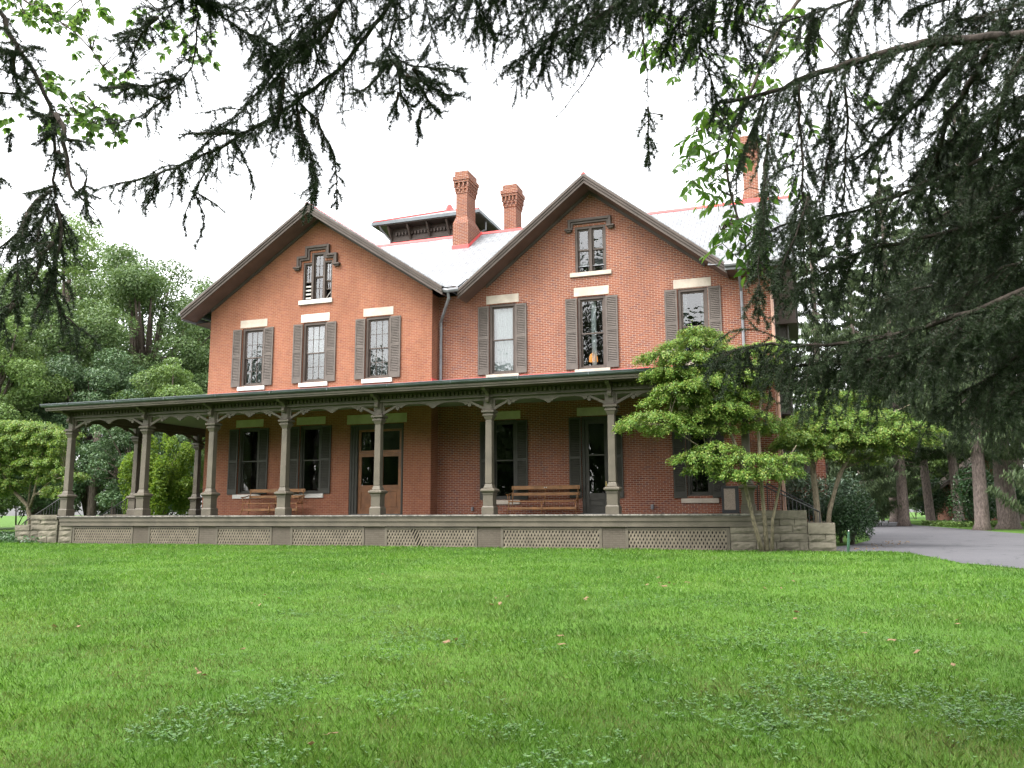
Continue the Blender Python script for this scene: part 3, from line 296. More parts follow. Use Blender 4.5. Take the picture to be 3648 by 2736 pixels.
DOG_FRONT=[[-2.76,24.2,6.74,0.44],[-2.94,24.3,6.45,0.82],[-2.34,24.6,6.63,0.39],[-3.81,24.0,6.05,0.6],[-2.84,24.2,5.99,0.92],[-1.84,24.6,6.16,0.82],[-1.02,24.5,6.19,0.6],[-0.51,24.4,6.19,0.33],[-3.64,23.8,5.54,0.59],[-2.99,24.4,5.6,0.82],[-2.0,25.0,5.64,0.89],[-1.14,24.6,5.79,0.77],[-3.21,23.6,5.07,0.63],[-3.47,23.9,4.81,0.75],[-2.65,24.4,4.83,0.81],[-1.79,24.6,4.92,0.76],[-3.92,23.4,4.24,0.78],[-4.52,23.2,3.96,0.42],[-3.35,23.6,3.93,0.68],[-2.75,24.2,4.33,0.86],[-2.29,24.0,3.88,0.48],[-2.83,23.2,3.07,0.56],[-2.27,23.6,3.33,0.57],[-2.59,23.6,2.79,0.52],[-1.55,23.6,3.01,0.67],[-1.79,23.4,2.61,0.51],[-1.23,23.5,2.6,0.57],[-0.76,23.8,2.71,0.57],[-1.04,24.0,3.02,0.42],[-1.5,24.5,4.31,0.65],[-1.03,24.8,4.01,0.6],[-2.18,24.8,5.94,0.72],[-1.44,24.2,5.37,0.64],[-0.33,23.9,3.0,0.37],[-3.56,24.4,4.39,0.6],[-2.49,23.6,5.18,0.68],[-1.99,23.7,4.45,0.58]]
DOG_REAR=[[0.68,27.8,4.7,0.8],[-0.05,28.2,4.42,0.93],[1.21,28.0,4.47,0.93],[2.11,28.0,4.54,0.8],[2.59,27.8,4.16,0.74],[3.17,27.6,4.06,0.67],[3.29,27.6,3.67,0.43],[2.15,27.6,3.99,0.85],[2.81,27.8,3.76,0.68],[1.25,27.4,3.84,0.9],[0.36,27.6,3.83,0.85],[-0.3,27.8,3.69,0.67],[-0.61,28.0,4.19,0.62],[1.82,28.4,3.67,0.75],[2.43,27.8,3.38,0.49],[0.43,27.2,3.34,0.72],[1.32,28.6,4.17,0.76],[-0.07,27.0,3.85,0.65],[1.69,28.6,3.23,0.57],[0.9,27.2,4.17,0.66],[0.84,28.5,5.3,0.76],[1.49,28.6,5.17,0.63]]
DOG_WEST=[[-36.3,28.5,5.32,1.34],[-34.7,28.4,5.63,1.13],[-33.6,28.3,5.65,1.11],[-32.53,28.3,5.57,1.01],[-31.73,28.2,5.39,0.66],[-30.83,28.0,5.12,0.69],[-29.44,27.4,4.98,0.47],[-34.39,28.8,5.28,1.13],[-32.46,28.2,5.09,1.09],[-31.48,28.2,4.84,0.82],[-29.98,27.6,4.64,0.47],[-35.23,28.5,4.84,1.06],[-33.63,28.0,4.71,1.02],[-33.33,28.8,4.61,1.03],[-31.85,28.4,4.43,0.83],[-30.34,27.8,4.28,0.44],[-34.3,28.2,4.23,1.03],[-34.0,29.0,4.16,0.95],[-31.73,28.0,3.97,0.82],[-30.58,27.8,3.86,0.64],[-35.22,28.6,3.73,0.97],[-33.73,28.4,3.61,0.85],[-33.22,28.8,3.58,0.68],[-31.53,28.2,3.48,0.7],[-29.73,27.4,3.41,0.31],[-28.66,27.2,3.18,0.42],[-30.86,28.0,3.11,0.52],[-33.34,28.0,3.01,0.63],[-34.95,28.6,3.13,0.87],[-30.46,27.8,2.68,0.44],[-29.85,27.6,2.39,0.35],[-30.93,28.0,2.44,0.32],[-32.6,28.6,3.09,0.46],[-28.87,27.2,3.11,0.31],[-35.35,28.4,2.69,0.88],[-33.82,28.6,2.74,0.51]]
# ---------------------------------------------------------------- ground, driveway
DRIVE = [(.72,24.62),(1.9,25.2),(2.4,24.4),(2.65,22.9),(3.07,20.6),(3.9,19.5),(5.5,17.3),(9,14),(14,11.5),(24,9),(30,36),(18,38.5),(12,41),(9.3,44.7),(8.75,50),(8.2,58),(7.4,67),(7.5,81),(9.5,98),(4.6,98),(4.1,81),(3,55),(2.15,34.5),(1.35,29.9),(.55,27.6)]
def in_poly(x, y, poly):
    x = np.asarray(x); y = np.asarray(y); c = np.zeros(x.shape, bool); j = len(poly)-1
    for i in range(len(poly)):
        (xi, yi), (xj, yj) = poly[i], poly[j]
        c ^= ((yi > y) != (yj > y)) & (x < (xj-xi)*(y-yi)/(yj-yi+1e-12)+xi); j = i
    return c
def ground():
    ys = np.concatenate([[-120, -60, -20, -5], np.linspace(0, 26, 53), [30, 40, 60, 90, 140, 220, 400]])
    xs = np.concatenate([[-400, -200, -100, -60], np.linspace(-40, 30, 36), [60, 100, 200, 400]])
    X, Y = np.meshgrid(xs, ys); Z = ground_z(Y)
    V = np.stack([X, Y, Z], -1).reshape(-1, 3); nx = len(xs)
    F = [(j*nx+i, j*nx+i+1, (j+1)*nx+i+1, (j+1)*nx+i) for j in range(len(ys)-1) for i in range(nx-1)]
    m, n, l = _new('lawn ground'); co = _obj(n); p = n.new("ShaderNodeBsdfPrincipled")
    a = _ramp(n, l, _noise(n, l, co, .35, 4), .35, .65); b = _ramp(n, l, _noise(n, l, co, 14, 5, .7), .3, .7)
    c = _mixc(n, l, a, (.05, .12, .016), (.085, .175, .024)); c = _mixc(n, l, b, (.04, .07, .014), c)
    l.new(c, p.inputs['Base Color']); p.inputs['Roughness'].default_value = .9; p.inputs['Specular IOR Level'].default_value = .1
    l.new(_bump(n, l, _noise(n, l, co, 30, 4), .03), p.inputs['Normal']); _out(n, l, p.outputs[0])
    o = arr_mesh('ground', V, F, m); tag(o, 'green lawn ground rising gently to the porch', kind='structure')
    bm = bmesh.new()
    f = bm.faces.new([bm.verts.new((x, y, 0)) for x, y in DRIVE])
    for y in list(np.linspace(9, 26, 35)):
        bmesh.ops.bisect_plane(bm, geom=bm.verts[:]+bm.edges[:]+bm.faces[:], plane_co=(0, float(y), 0), plane_no=(0, 1, 0))
    bmesh.ops.triangulate(bm, faces=bm.faces[:])
    for v in bm.verts: v.co.z = float(ground_z(v.co.y))+.012
    bm.normal_update()
    for f in bm.faces:
        if f.normal.z < 0: f.normal_flip()
    me = bpy.data.meshes.new('driveway'); bm.to_mesh(me); bm.free()
    m, n, l = _new('worn asphalt'); co = _obj(n); p = n.new("ShaderNodeBsdfPrincipled")
    c = _mixc(n, l, _ramp(n, l, _noise(n, l, co, .5, 4), .35, .65), (.062, .060, .066), (.090, .087, .094))
    c = _mixc(n, l, _ramp(n, l, _noise(n, l, co, 60, 3), .35, .7), (.048, .046, .051), c)
    vt = n.new("ShaderNodeTexVoronoi"); vt.feature = 'DISTANCE_TO_EDGE'; vt.inputs['Scale'].default_value = .35
    wv = n.new("ShaderNodeVectorMath"); wv.operation = 'MULTIPLY_ADD'; nn = n.new("ShaderNodeTexNoise"); nn.inputs['Scale'].default_value = 1.2; l.new(co, nn.inputs['Vector'])
    l.new(nn.outputs['Color'], wv.inputs[0]); wv.inputs[1].default_value = (1.5, 1.5, 0); l.new(co, wv.inputs[2]); l.new(wv.outputs[0], vt.inputs['Vector'])
    ck = n.new("ShaderNodeMapRange"); ck.inputs[1].default_value = .004; ck.inputs[2].default_value = .016; l.new(vt.outputs['Distance'], ck.inputs[0])
    c = _mixc(n, l, ck.outputs[0], (.03, .03, .034), c)
    l.new(c, p.inputs['Base Color']); p.inputs['Roughness'].default_value = .8; l.new(_bump(n, l, _noise(n, l, co, 90, 3), .006), p.inputs['Normal']); _out(n, l, p.outputs[0])
    tag(link('driveway', me, m), 'grey asphalt driveway curving away beside the house', kind='structure')
ground()

# ---------------------------------------------------------------- the house
YL, YR, ZD = 28.33, 28.95, 1.45
H = thing('brick_house', (-12, 33, .42), 'red brick Victorian house with twin gables and a long bracketed porch', 'house')

def wall_panel(poly, y, holes, mat, reveal=.22, reveals=None):
    """vertical wall facing -Y with openings and their reveals"""
    bm = bmesh.new()
    bm.faces.new([bm.verts.new((x, y, z)) for x, z in poly])
    def cut(co, no):
        bmesh.ops.bisect_plane(bm, geom=bm.verts[:]+bm.edges[:]+bm.faces[:], plane_co=co, plane_no=no)
    for x in sorted({round(h[i], 3) for h in holes for i in (0, 1)}): cut((x, 0, 0), (1, 0, 0))
    for z in sorted({round(h[i], 3) for h in holes for i in (2, 3)}): cut((0, 0, z), (0, 0, 1))
    dead = []
    for f in bm.faces:
        c = f.calc_center_median()
        if any(h[0] < c.x < h[1] and h[2] < c.z < h[3] for h in holes): dead.append(f)
    bmesh.ops.delete(bm, geom=dead, context='FACES')
    segs = reveals if reveals is not None else []
    for h in holes:
        if len(h) == 4:
            segs = segs + [((h[0], h[2]), (h[0], h[3])), ((h[0], h[3]), (h[1], h[3])), ((h[1], h[3]), (h[1], h[2])), ((h[1], h[2]), (h[0], h[2]))]
    for a, b in segs:
        bm.faces.new([bm.verts.new(q) for q in ((a[0], y, a[1]), (b[0], y, b[1]), (b[0], y+reveal, b[1]), (a[0], y+reveal, a[1]))])
    me = bpy.data.meshes.new('wall'); bm.to_mesh(me); bm.free()
    return link('wall', me, mat, H)

GA = dict(xl=-24.0, xa=-18.12, xr=-12.25, zl=9.78, za=13.68)      # rake lines of the two gables
GB = dict(xl=-11.90, xa=-7.0, xr=-2.14, zl=9.76, za=13.61)
def rake_z(g, x): return g['za']-(g['za']-g['zl'])*((g['xa']-x)/(g['xa']-g['xl']) if x < g['xa'] else (x-g['xa'])/(g['xr']-g['xa']))
UL = [(-21.055, 1.06, 6.63, 9.03), (-18.155, 1.08, 6.63, 9.04), (-15.335, 1.08, 6.63, 9.05)]
UR = [(-10.44, 1.07, 6.60, 9.27), (-7.01, 1.06, 6.60, 9.26), (-3.40, 1.02, 6.60, 9.22)]
DL = [(-21.05, .98, 2.28, 4.93), (-18.2, .98, 2.25, 4.92)]
DR = [(-10.40, .97, 1.97, 4.88), (-3.40, .84, 2.04, 4.86)]
def hole(w): return (w[0]-w[1]/2, w[0]+w[1]/2, w[2], w[3])
gl3 = [(-18.79, -17.44, 9.98, 11.55, 0), (-18.41, -17.78, 11.55, 11.93, 0)]
gl3r = [((-18.79, 9.98), (-18.79, 11.55)), ((-18.79, 11.55), (-18.41, 11.55)), ((-18.41, 11.55), (-18.41, 11.93)), ((-18.41, 11.93), (-17.78, 11.93)),
        ((-17.78, 11.93), (-17.78, 11.55)), ((-17.78, 11.55), (-17.44, 11.55)), ((-17.44, 11.55), (-17.44, 9.98)), ((-17.44, 9.98), (-18.79, 9.98))]
doorL = (-16.46, -14.17, ZD, 4.86); doorR = (-7.47, -6.42, ZD, 4.88)
wall_panel([(-23.2, .1), (-13.05, .1), (-13.05, rake_z(GA, -13.05)-.2), (-18.12, 13.48), (-23.2, rake_z(GA, -23.2)-.2)], YL,
           [hole(w) for w in UL+DL]+[doorL]+gl3, M['brick_old'], reveals=gl3r)
wall_panel([(-13.05, .1), (-.82, .1), (-.82, 9.75), (-2.14, 9.75), (-7.0, 13.4), (-11.9, 9.75), (-13.05, 9.75)], YR,
           [hole(w) for w in UR+DR]+[doorR, (-7.59, -6.43, 10.18, 11.92)], M['brick_red'])
def side_wall(x, y0, y1, z1, mat, gable=None):
    b = MB()
    if gable is None: b.add([(x, y0, .1), (x, y1, .1), (x, y1, z1), (x, y0, z1)], [(0, 1, 2, 3)])
    else: b.add([(x, y0, .1), (x, y1, .1), (x, y1, z1), (x, gable[0], gable[1]), (x, y0, z1)], [(0, 1, 2, 3, 4)])
    b.build('wall', mat, H)
side_wall(-23.2, YL, 42, 9.7, M['brick_old'], (34.2, 13.9)); side_wall(-13.05, YL, YR, 9.75, M['brick_old'])
side_wall(-.82, YR, 40, 9.75, M['brick_red'], (34.2, 13.9))
MB().add([(-23.2, 40, .1), (-.82, 40, .1), (-.82, 40, 9.8), (-23.2, 40, 9.8)], [(0, 1, 2, 3)]).build('wall', M['brick_red'], H)
p = MB()
for z in (1.3, 5.75, 9.55): p.box(-23.1, -13.2, YL+.25, 39.8, z, z+.1); p.box(-13.1, -.9, YR+.25, 39.8, z+.02, z+.12)
p.box(-23.1, -13.2, YL+3, YL+3.1, .5, 9.5); p.box(-13.1, -.9, YR+3, YR+3.1, .5, 9.5); p.box(-19.6, -16.6, YL+1.5, YL+1.6, 9.7, 12.2); p.box(-8.4, -5.6, YR+1.2, YR+1.3, 9.8, 12.1)
for x in (-19.7, -16.8, -8.8, -5.2): p.box(x, x+.1, YL+.9, YL+2.99, 1.5, 9.5)
p.build('partition', M['dark'], H)  # dark colour carries the shade of the unlit rooms behind the panes

# roofs -------------------------------------------------------------------
SL, E0, EY, RY = .7, 9.72, 28.02, 34.15
def mz(y): return E0+SL*(y-EY)
def chev(mb, g, o0, o1, y0, y1):
    n = 0
    pts = [(g['xl'], g['zl']-o0), (g['xa'], g['za']-o0), (g['xr'], g['zl']-o0), (g['xr'], g['zl']-o1), (g['xa'], g['za']-o1), (g['xl'], g['zl']-o1)]
    mb.pxz(pts, y0, y1)
r = MB()
for g, y in ((GA, YL), (GB, YR)): chev(r, g, .0, .04, y-.92, RY-.5)
r.add([(-23.7, RY, mz(RY)), (-23.7, 33.2, mz(33.2)), (-12.3, 28.3, mz(28.3)), (-12.0, 28.3, mz(28.3)), (-11.9, 29.0, mz(29.0)), (-2.75, 29.0, mz(29.0)), (-2.75, EY, mz(EY)), (.05, EY, mz(EY)), (.05, RY, mz(RY))], [(0, 1, 2, 3, 4, 5, 6, 7, 8)])
r.add([(-23.7, RY, mz(RY)), (.05, RY, mz(RY)), (.05, 40.4, 9.7), (-23.7, 40.4, 9.7)], [(0, 1, 2, 3)])
roof = r.build('roof', M['slate'], H)
f = MB()
for g, y in ((GA, YL), (GB, YR)):
    chev(f, g, .043, .14, y-.95, y-.89); chev(f, g, .143, .24, y-.915, y-.86); chev(f, g, .243, .36, y-.88, y-.83)
f.build('bargeboard', M['brown'], H)
f = MB()
for g, y in ((GA, YL), (GB, YR)): chev(f, g, .30, .34, y-.828, y-.012)
f.box(-24.0, -23.25, YL+.01, 33.4, 9.40, 9.44)
f.build('soffit', M['soffit'], H)
f = MB()
for g, y in ((GA, YL), (GB, YR)): chev(f, dict(g, xl=g['xl']+.82, xr=g['xr']-.8, zl=rake_z(g, g['xl']+.82)), .345, .47, y-.06, y-.004)
f.build('frieze', M['brown'], H)
f = MB()
f.box(-24.03, -23.95, YL-.8, 33.4, 9.40, 9.70)
f.tube([(-24.09, YL-.9, 9.66), (-24.09, 33.4, 9.66)], .06, 8)
f.build('gutter', M['lead'], H); f = MB()
f.tube([(-2.2, EY-.07, 9.66), (.1, EY-.07, 9.66)], .075, 8); f.box(-2.2, .05, EY-.01, EY+.05, 9.5, 9.70)
f.build('gutter', M['lead'], H); f = MB()
f.tube([(-12.5, 27.52, 9.66), (-12.1, 27.6, 9.60), (-11.75, 27.75, 9.66)], .085, 8)
f.build('gutter', M['lead'], H)
MB().box(-2.2, .05, EY+.06, YR-.01, 9.50, 9.54).build('soffit', M['soffit'], H)
f = MB()
f.pxz([(-23.7, 0), (.05, 0), (.05, .10), (-23.7, .10)], 0, .01); f = MB()
f.add([(-23.7, RY-.16, mz(RY-.16)+.02), (.05, RY-.16, mz(RY-.16)+.02), (.05, RY, mz(RY)+.07), (-23.7, RY, mz(RY)+.07), (-23.7, RY+.16, mz(RY-.16)+.02), (.05, RY+.16, mz(RY-.16)+.02)], [(0, 1, 2, 3), (3, 2, 5, 4)])
for g, y in ((GA, YL), (GB, YR)):
    f.add([(g['xa']-.1, y-.93, g['za']-.05), (g['xa'], y-.93, g['za']+.05), (g['xa']+.1, y-.93, g['za']-.05), (g['xa']-.1, RY-.5, g['za']-.05), (g['xa'], RY-.5, g['za']+.05), (g['xa']+.1, RY-.5, g['za']-.05)], [(0, 1, 4, 3), (1, 2, 5, 4), (0, 2, 1)])
f.build('ridge_cap', M['redmetal'], roof)
f = MB()   # valley metal between the roofs
f.add([(-12.25, 27.6, 9.80), (-11.88, 27.8, 9.80), (-12.06, 28.9, 10.02), (-12.12, 28.9, 10.02)], [(0, 1, 2, 3)])
f.build('flashing', M['copper'], roof)

def chimney(x0, x1, y0, y1, zb, zsh, sx0, sx1, sy0, sy1, zc, ztop, flash=True):
    b = MB(); e = .09
    b.box(x0, x1, y0, y1, zb, zsh)
    b.add([(x0, y0, zsh), (x1, y0, zsh), (x1, y1, zsh), (x0, y1, zsh), (sx0, sy0, zsh+.32), (sx1, sy0, zsh+.32), (sx1, sy1, zsh+.32), (sx0, sy1, zsh+.32)],
          [(0, 1, 5, 4), (1, 2, 6, 5), (2, 3, 7, 6), (3, 0, 4, 7)])
    b.box(sx0, sx1, sy0, sy1, zsh+.32, zc+.02)
    h = (ztop-zc)/6
    def ring(z0, z1, o): b.box(sx0-o, sx1+o, sy0-o, sy1+o, z0, z1)
    ring(zc, zc+h*.45, .02); ring(zc+h*1.15, zc+h*1.6, .05)
    for lev, o in ((zc+h*.45, .045), (zc+h*1.6, .085)):
        zt = lev+h*(.7 if o < .06 else 1.3); wv = .07
        nx = max(3, int((sx1-sx0+2*o)/.15)); ny = max(3, int((sy1-sy0+2*o)/.16))
        for i in range(nx):
            x = sx0-o+(sx1-sx0+2*o-wv)*i/(nx-1)
            b.box(x, x+wv, sy0-o, sy0-.002, lev+.002, zt-.002); b.box(x, x+wv, sy1+.002, sy1+o, lev+.002, zt-.002)
        for i in range(1, ny-1):
            y = sy0-o+(sy1-sy0+2*o-wv)*i/(ny-1)
            b.box(sx1+.002, sx1+o, y, y+wv, lev+.002, zt-.002); b.box(sx0-o, sx0-.002, y, y+wv, lev+.002, zt-.002)
    b.box(sx0-.004, sx1+.004, sy0-.004, sy1+.004, zc+h*.45, zc+h*3)
    ring(zc+h*2.9, zc+h*3.5, .10); ring(zc+h*3.5, zc+h*4.5, .13); ring(zc+h*4.5, ztop, .05)
    c = b.build('chimney', M['brick_red'], H)
    b = MB(); b.box(sx0+.08, sx1-.08, sy0+.08, sy1-.08, ztop+.001, ztop+.02); b.build('flue', M['dark'], c)
    if flash:
        b = MB(); t = .03; zf = mz(y0)
        b.box(x0-t, x1+t, y0-t, y0-.002, zf-.08, zf+.16)
        zr = mz(y1)
        b.add([(x1+t, y0, zf-.1), (x1+t, y1, zr-.1), (x1+t, y1, zr+.16), (x1+t, y0, zf+.16)], [(0, 1, 2, 3)])
        b.build('flashing', M['redmetal'], c)
chimney(-14.02, -13.30, 32.5, 34.05, 11.5, 14.02, -13.92, -13.40, 32.62, 33.6, 15.42, 16.43)
chimney(-12.33, -11.72, 34.35, 35.3, 12.5, 13.6, -12.32, -11.74, 34.38, 35.2, 15.2, 16.25, False)
chimney(-1.85, -1.15, 34.0, 35.1, 12.5, 14.15, -1.78, -1.22, 34.05, 34.95, 15.7, 16.8, True)

# cupola --------------------------------------------------------------------
cx0, cx1, cy0, cy1 = -19.18, -14.9, 36.6, 41.4
b = MB(); b.box(cx0, cx1, cy0, cy1, 12, 15.72); cup = b.build('cupola', M['brown'], H)
b = MB(); e0, e1, g0, g1 = cx0-.72, cx1+.72, cy0-.62, cy1+.62
b.box(e0, e1, g0, g1, 15.72, 15.76); b.build('soffit', M['brown'], cup)
b = MB(); b.box(e0-.06, e1+.06, g0-.06, g1+.06, 15.765, 15.92); b.build('gutter', M['gutter'], cup)
ax, ay, az = -17.04, 39.0, 17.25
b = MB(); b.add([(e0, g0, 15.93), (e1, g0, 15.93), (e1, g1, 15.93), (e0, g1, 15.93), (ax, ay, az)], [(0, 1, 4), (1, 2, 4), (2, 3, 4), (3, 0, 4)]); b.build('roof', M['slate'], cup)
b = MB()
for q in ((e0, g0), (e1, g0), (e1, g1), (e0, g1)): b.tube([(q[0], q[1], 15.95), (ax, ay, az+.02)], .06, 5)
b.lathe([(.42, az-.28), (.38, az-.16), (.14, az+.28), (.05, az+.36)], (ax, ay, 0), 4); b.build('ridge_cap', M['redmetal'], cup)
b = MB()
for i in range(22): x = cx0+.30+i*(cx1-cx0-.6)/21; b.box(x, x+.09, cy0-.12, cy0-.003, 15.30, 15.46)
for x in (cx0+.02, cx0+1.08, cx0+2.14, cx0+3.2, cx1-.1): b.prism([(0, 15.05), (.07, 15.05), (.5, 15.66), (.5, 15.71), (0, 15.71)], (x, cy0-.002, 0), (0, -1, 0), (1, 0, 0), .08)
b.box(cx0-.02, cx1+.02, cy0-.05, cy0-.003, 15.0, 15.06); b.build('cornice', M['brown'], cup)
for i in range(4):
    x = cx0+.2+i*1.06
    b = MB(); b.box(x, x+.72, cy0-.03, cy0-.004, 13.9, 14.92); w = b.build('window', M['brown'], cup)
    b = MB(); b.box(x+.05, x+.34, cy0-.036, cy0-.031, 13.95, 14.86); b.box(x+.38, x+.67, cy0-.036, cy0-.031, 13.95, 14.86); b.build('glass', M['glass'], cup)
b = MB(); b.tube([(e0+.35, g0+.02, 15.8), (e0+.42, g0+.15, 15.55), (cx0+.02, cy0-.1, 15.1), (cx0+.02, cy0-.1, 13.5)], .05, 6)
b.tube([(e1-.1, g0+1.2, 15.75), (e1-.1, g0+1.2, 15.3), (cx1+.08, g0+1.0, 15.0), (cx1+.08, g0+1.0, 13.6)], .05, 6); b.build('downspout', M['lead'], cup)

# windows ---------------------------------------------------------------------
def window(w, y, lint, sillz, cols=0, rows=0, glass='glass', curtain='lace', lm='limestone', sm='limewhite', trim='brown', wl=1.30, sillw=1.3, open_=None):
    cx, wd, z0, z1 = w; x0, x1 = cx-wd/2, cx+wd/2; cw = .095
    b = MB()
    b.box(x0+.003, x0+cw, y+.03, y+.16, z0+.003, z1-.003); b.box(x1-cw, x1-.003, y+.03, y+.16, z0+.003, z1-.003)
    b.box(x0+cw, x1-cw, y+.03, y+.16, z1-cw, z1-.003); b.box(x0+cw, x1-cw, y+.03, y+.16, z0+.003, z0+.06)
    b.box(x0+cw, x0+cw+.02, y+.06, y+.09, z0+.06, z1-cw); b.box(x1-cw-.02, x1-cw, y+.06, y+.09, z0+.06, z1-cw); b.box(x0+cw+.02, x1-cw-.02, y+.06, y+.09, z1-cw-.02, z1-cw)
    win = b.build('window', M[trim], H, bevel=.006)
    gx0, gx1, gz0, gz1 = x0+cw+.02, x1-cw-.02, z0+.06, z1-cw-.02; zm = (gz0+gz1)/2
    for k, (a, c, yy) in enumerate(((zm-.02, gz1, y+.095), (gz0, zm+.02, y+.128))):
        b = MB(); s = .045
        b.box(gx0, gx0+s, yy, yy+.03, a, c); b.box(gx1-s, gx1, yy, yy+.03, a, c); b.box(gx0+s, gx1-s, yy, yy+.03, c-s, c)
        b.box(gx0+s, gx1-s, yy, yy+.03, a, a+(s if k == 0 else .075))
        for i in range(1, cols): x = gx0+s+(gx1-gx0-2*s)*i/cols; b.box(x-.009, x+.009, yy+.004, yy+.026, a+.075, c-s)
        for i in range(1, rows):
            z = a+s+(c-a-2*s)*i/rows
            for j in range(max(1, cols)):
                q0 = gx0+s+(gx1-gx0-2*s)*j/max(1, cols)+.0095; q1 = gx0+s+(gx1-gx0-2*s)*(j+1)/max(1, cols)-.0095
                b.box(q0, q1, yy+.006, yy+.024, z-.009, z+.009)
        b.build('sash', M[trim], win)
        b = MB(); b.add([(gx0+s, yy+.016, a+s), (gx1-s, yy+.016, a+s), (gx1-s, yy+.016, c-s), (gx0+s, yy+.016, c-s)], [(0, 1, 2, 3)]); b.build('glass', M[glass], win)
    if curtain:
        parts = [(gx0-.05, gx1+.05)] if curtain in ('lace', 'blind') else [(gx0+.33, gx0+.5)] if curtain == 'strand' else [(gx0-.05, gx0+.16), (gx1-.14, gx1+.05)]
        b = MB()
        for q0, q1 in parts:
            n = max(6, int((q1-q0)/.022)); vs = []
            ph = random.random()*6
            for i in range(n+1):
                x = q0+(q1-q0)*i/n
                for z, am in ((gz0-.1, 1.0), (zm, .8), (gz1+.05, .5)): vs.append((x, y+.30+.022*am*math.sin(x*62+ph)+.012*math.sin(x*23), z))
            b.add(vs, [(i*3+j, (i+1)*3+j, (i+1)*3+j+1, i*3+j+1) for i in range(n) for j in range(2)])
        b.build('curtain', M['blind' if curtain in ('blind', 'strand') else 'lace'], win, smooth=True)
    if lint:
        b = MB(); b.box(cx-wl/2, cx+wl/2, y-.018, y+.05, lint[0], lint[1]); b.build('lintel', M[lm], win, bevel=.008)
    if sillz:
        b = MB(); b.box(cx-sillw/2, cx+sillw/2, y-.07, y+.029, sillz[0], sillz[1]); b.build('sill', M[sm], win, bevel=.008)
    return win
def shutter(x0, x1, z0, z1, y, mat='shutter', mid=.53, louv=True):
    b = MB(); y0, y1 = y-.062, y-.022; s = .05; zb = z0+.20; zm = z0+(z1-z0)*mid
    b.box(x0, x0+s, y0, y1, z0, z1); b.box(x1-s, x1, y0, y1, z0, z1)
    b.box(x0+s, x1-s, y0, y1, z1-.075, z1); b.box(x0+s, x1-s, y0, y1, zm-.045, zm+.045); b.box(x0+s, x1-s, y0, y1, z0, zb)
    b.box(x0+s, x1-s, y1-.004, y1, zb, z1-.075)
    for a, c in ((zb, zm-.045), (zm+.045, z1-.075)):
        n = max(2, int((c-a)/.062)); h = (c-a)/n
        for i in range(n):
            z = a+h*i
            b.add([(x0+s, y0+.006, z+.004), (x1-s, y0+.006, z+.004), (x1-s, y1-.007, z+h*1.02), (x0+s, y1-.007, z+h*1.02), (x0+s, y0+.001, z+.012), (x1-s, y0+.001, z+.012)],
                  [(0, 1, 2, 3), (0, 1, 5, 4), (4, 5, 2, 3)])
    b.box(x0+.1, x0+.14, y1, y+.001, z0+.4, z0+.48); b.box(x0+.1, x0+.14, y1, y+.001, z1-.5, z1-.42)
    return b.build('shutter', M[mat], H)
for i, w in enumerate(UL):
    window(w, YL, (w[3]+.03, w[3]+.35), (6.45, 6.61), 3, 2, curtain='lace', lm=('limestone', 'limewhite', 'limestone')[i])
    shutter(w[0]-.97, w[0]-.545, 6.62, 9.0, YL); shutter(w[0]+.545, w[0]+.985, 6.62, 9.0, YL)
for i, w in enumerate(UR):
    window(w, YR, (w[3]+.03, w[3]+.35), (6.46, 6.59), 0, 0, curtain=('blind', 'strand', 'pair')[i], lm='limestone', sm='limestone', wl=1.3)
    shutter(w[0]-.97, w[0]-.535, 6.60, 9.22, YR); shutter(w[0]+.53, w[0]+.96, 6.60, 9.22, YR)
for w in DL:
    window(w, YL, (4.95, 5.25), (2.10, 2.26), 0, 0, 'glassdim', None, lm='limestone', sm='limewhite', trim='shade')
    shutter(w[0]-.92, w[0]-.49, 2.26, 4.88, YL, 'shade', .5); shutter(w[0]+.49, w[0]+.94, 2.26, 4.88, YL, 'shade', .5)
for w in DR:
    window(w, YR, (4.9, 5.2), (1.80, 1.95), 0, 0, 'glassdim', None, sm='limestone', trim='shade', sillw=1.25, wl=1.28)
    shutter(w[0]-w[1]/2-.44, w[0]-w[1]/2-.005, 1.97, 4.84, YR, 'shade', .5); shutter(w[0]+w[1]/2+.005, w[0]+w[1]/2+.44, 1.97, 4.84, YR, 'shade', .5)
shutter(-7.92, -7.48, 2.0, 4.86, YR, 'shade', .5); shutter(-6.41, -5.99, 2.0, 4.86, YR, 'shade', .5)
MB().box(-7.62, -6.3, YR-.018, YR+.05, 4.9, 5.2).build('lintel', M['limestone'], H)
MB().box(-16.59, -14.05, YL-.018, YL+.05, 4.885, 5.24).build('lintel', M['limestone'], H)

def hood(out, d1, d2, y, feet):
    def inset(path, d):     # open path inset downwards/inwards (axis aligned)
        n = len(path); cx = sum(p[0] for p in path)/n; q = []
        for i, (x, z) in enumerate(path):
            q.append((x+(d if x < cx else -d), z if i in (0, n-1) else z-d))
        return q
    i1 = inset(out, d1); i2 = inset(i1, d2)
    b = MB(); b.pxz(out+i1[::-1], y-.13, y-.002); b.pxz(i1+i2[::-1], y-.075, y-.002)
    for x0, x1, z0, z1 in feet: b.box(x0, x1, y-.16, y-.002, z0, z1); b.box(x0+.05, x1-.05, y-.11, y-.002, z0-.06, z0-.001)
    return b.build('hood_mould', M['brown'], H, bevel=.012)
hood([(-19.05, 11.38), (-19.05, 11.81), (-18.66, 11.81), (-18.66, 12.2), (-17.56, 12.2), (-17.56, 11.81), (-17.2, 11.81), (-17.2, 11.38)], .10, .08, YL,
     [(-19.2, -18.88, 11.31, 11.378), (-17.37, -17.06, 11.31, 11.378)])
hood([(-7.83, 11.86), (-7.83, 12.2), (-6.21, 12.2), (-6.21, 11.86)], .10, .08, YR, [(-7.95, -7.66, 11.79, 11.858), (-6.38, -6.09, 11.79, 11.858)])
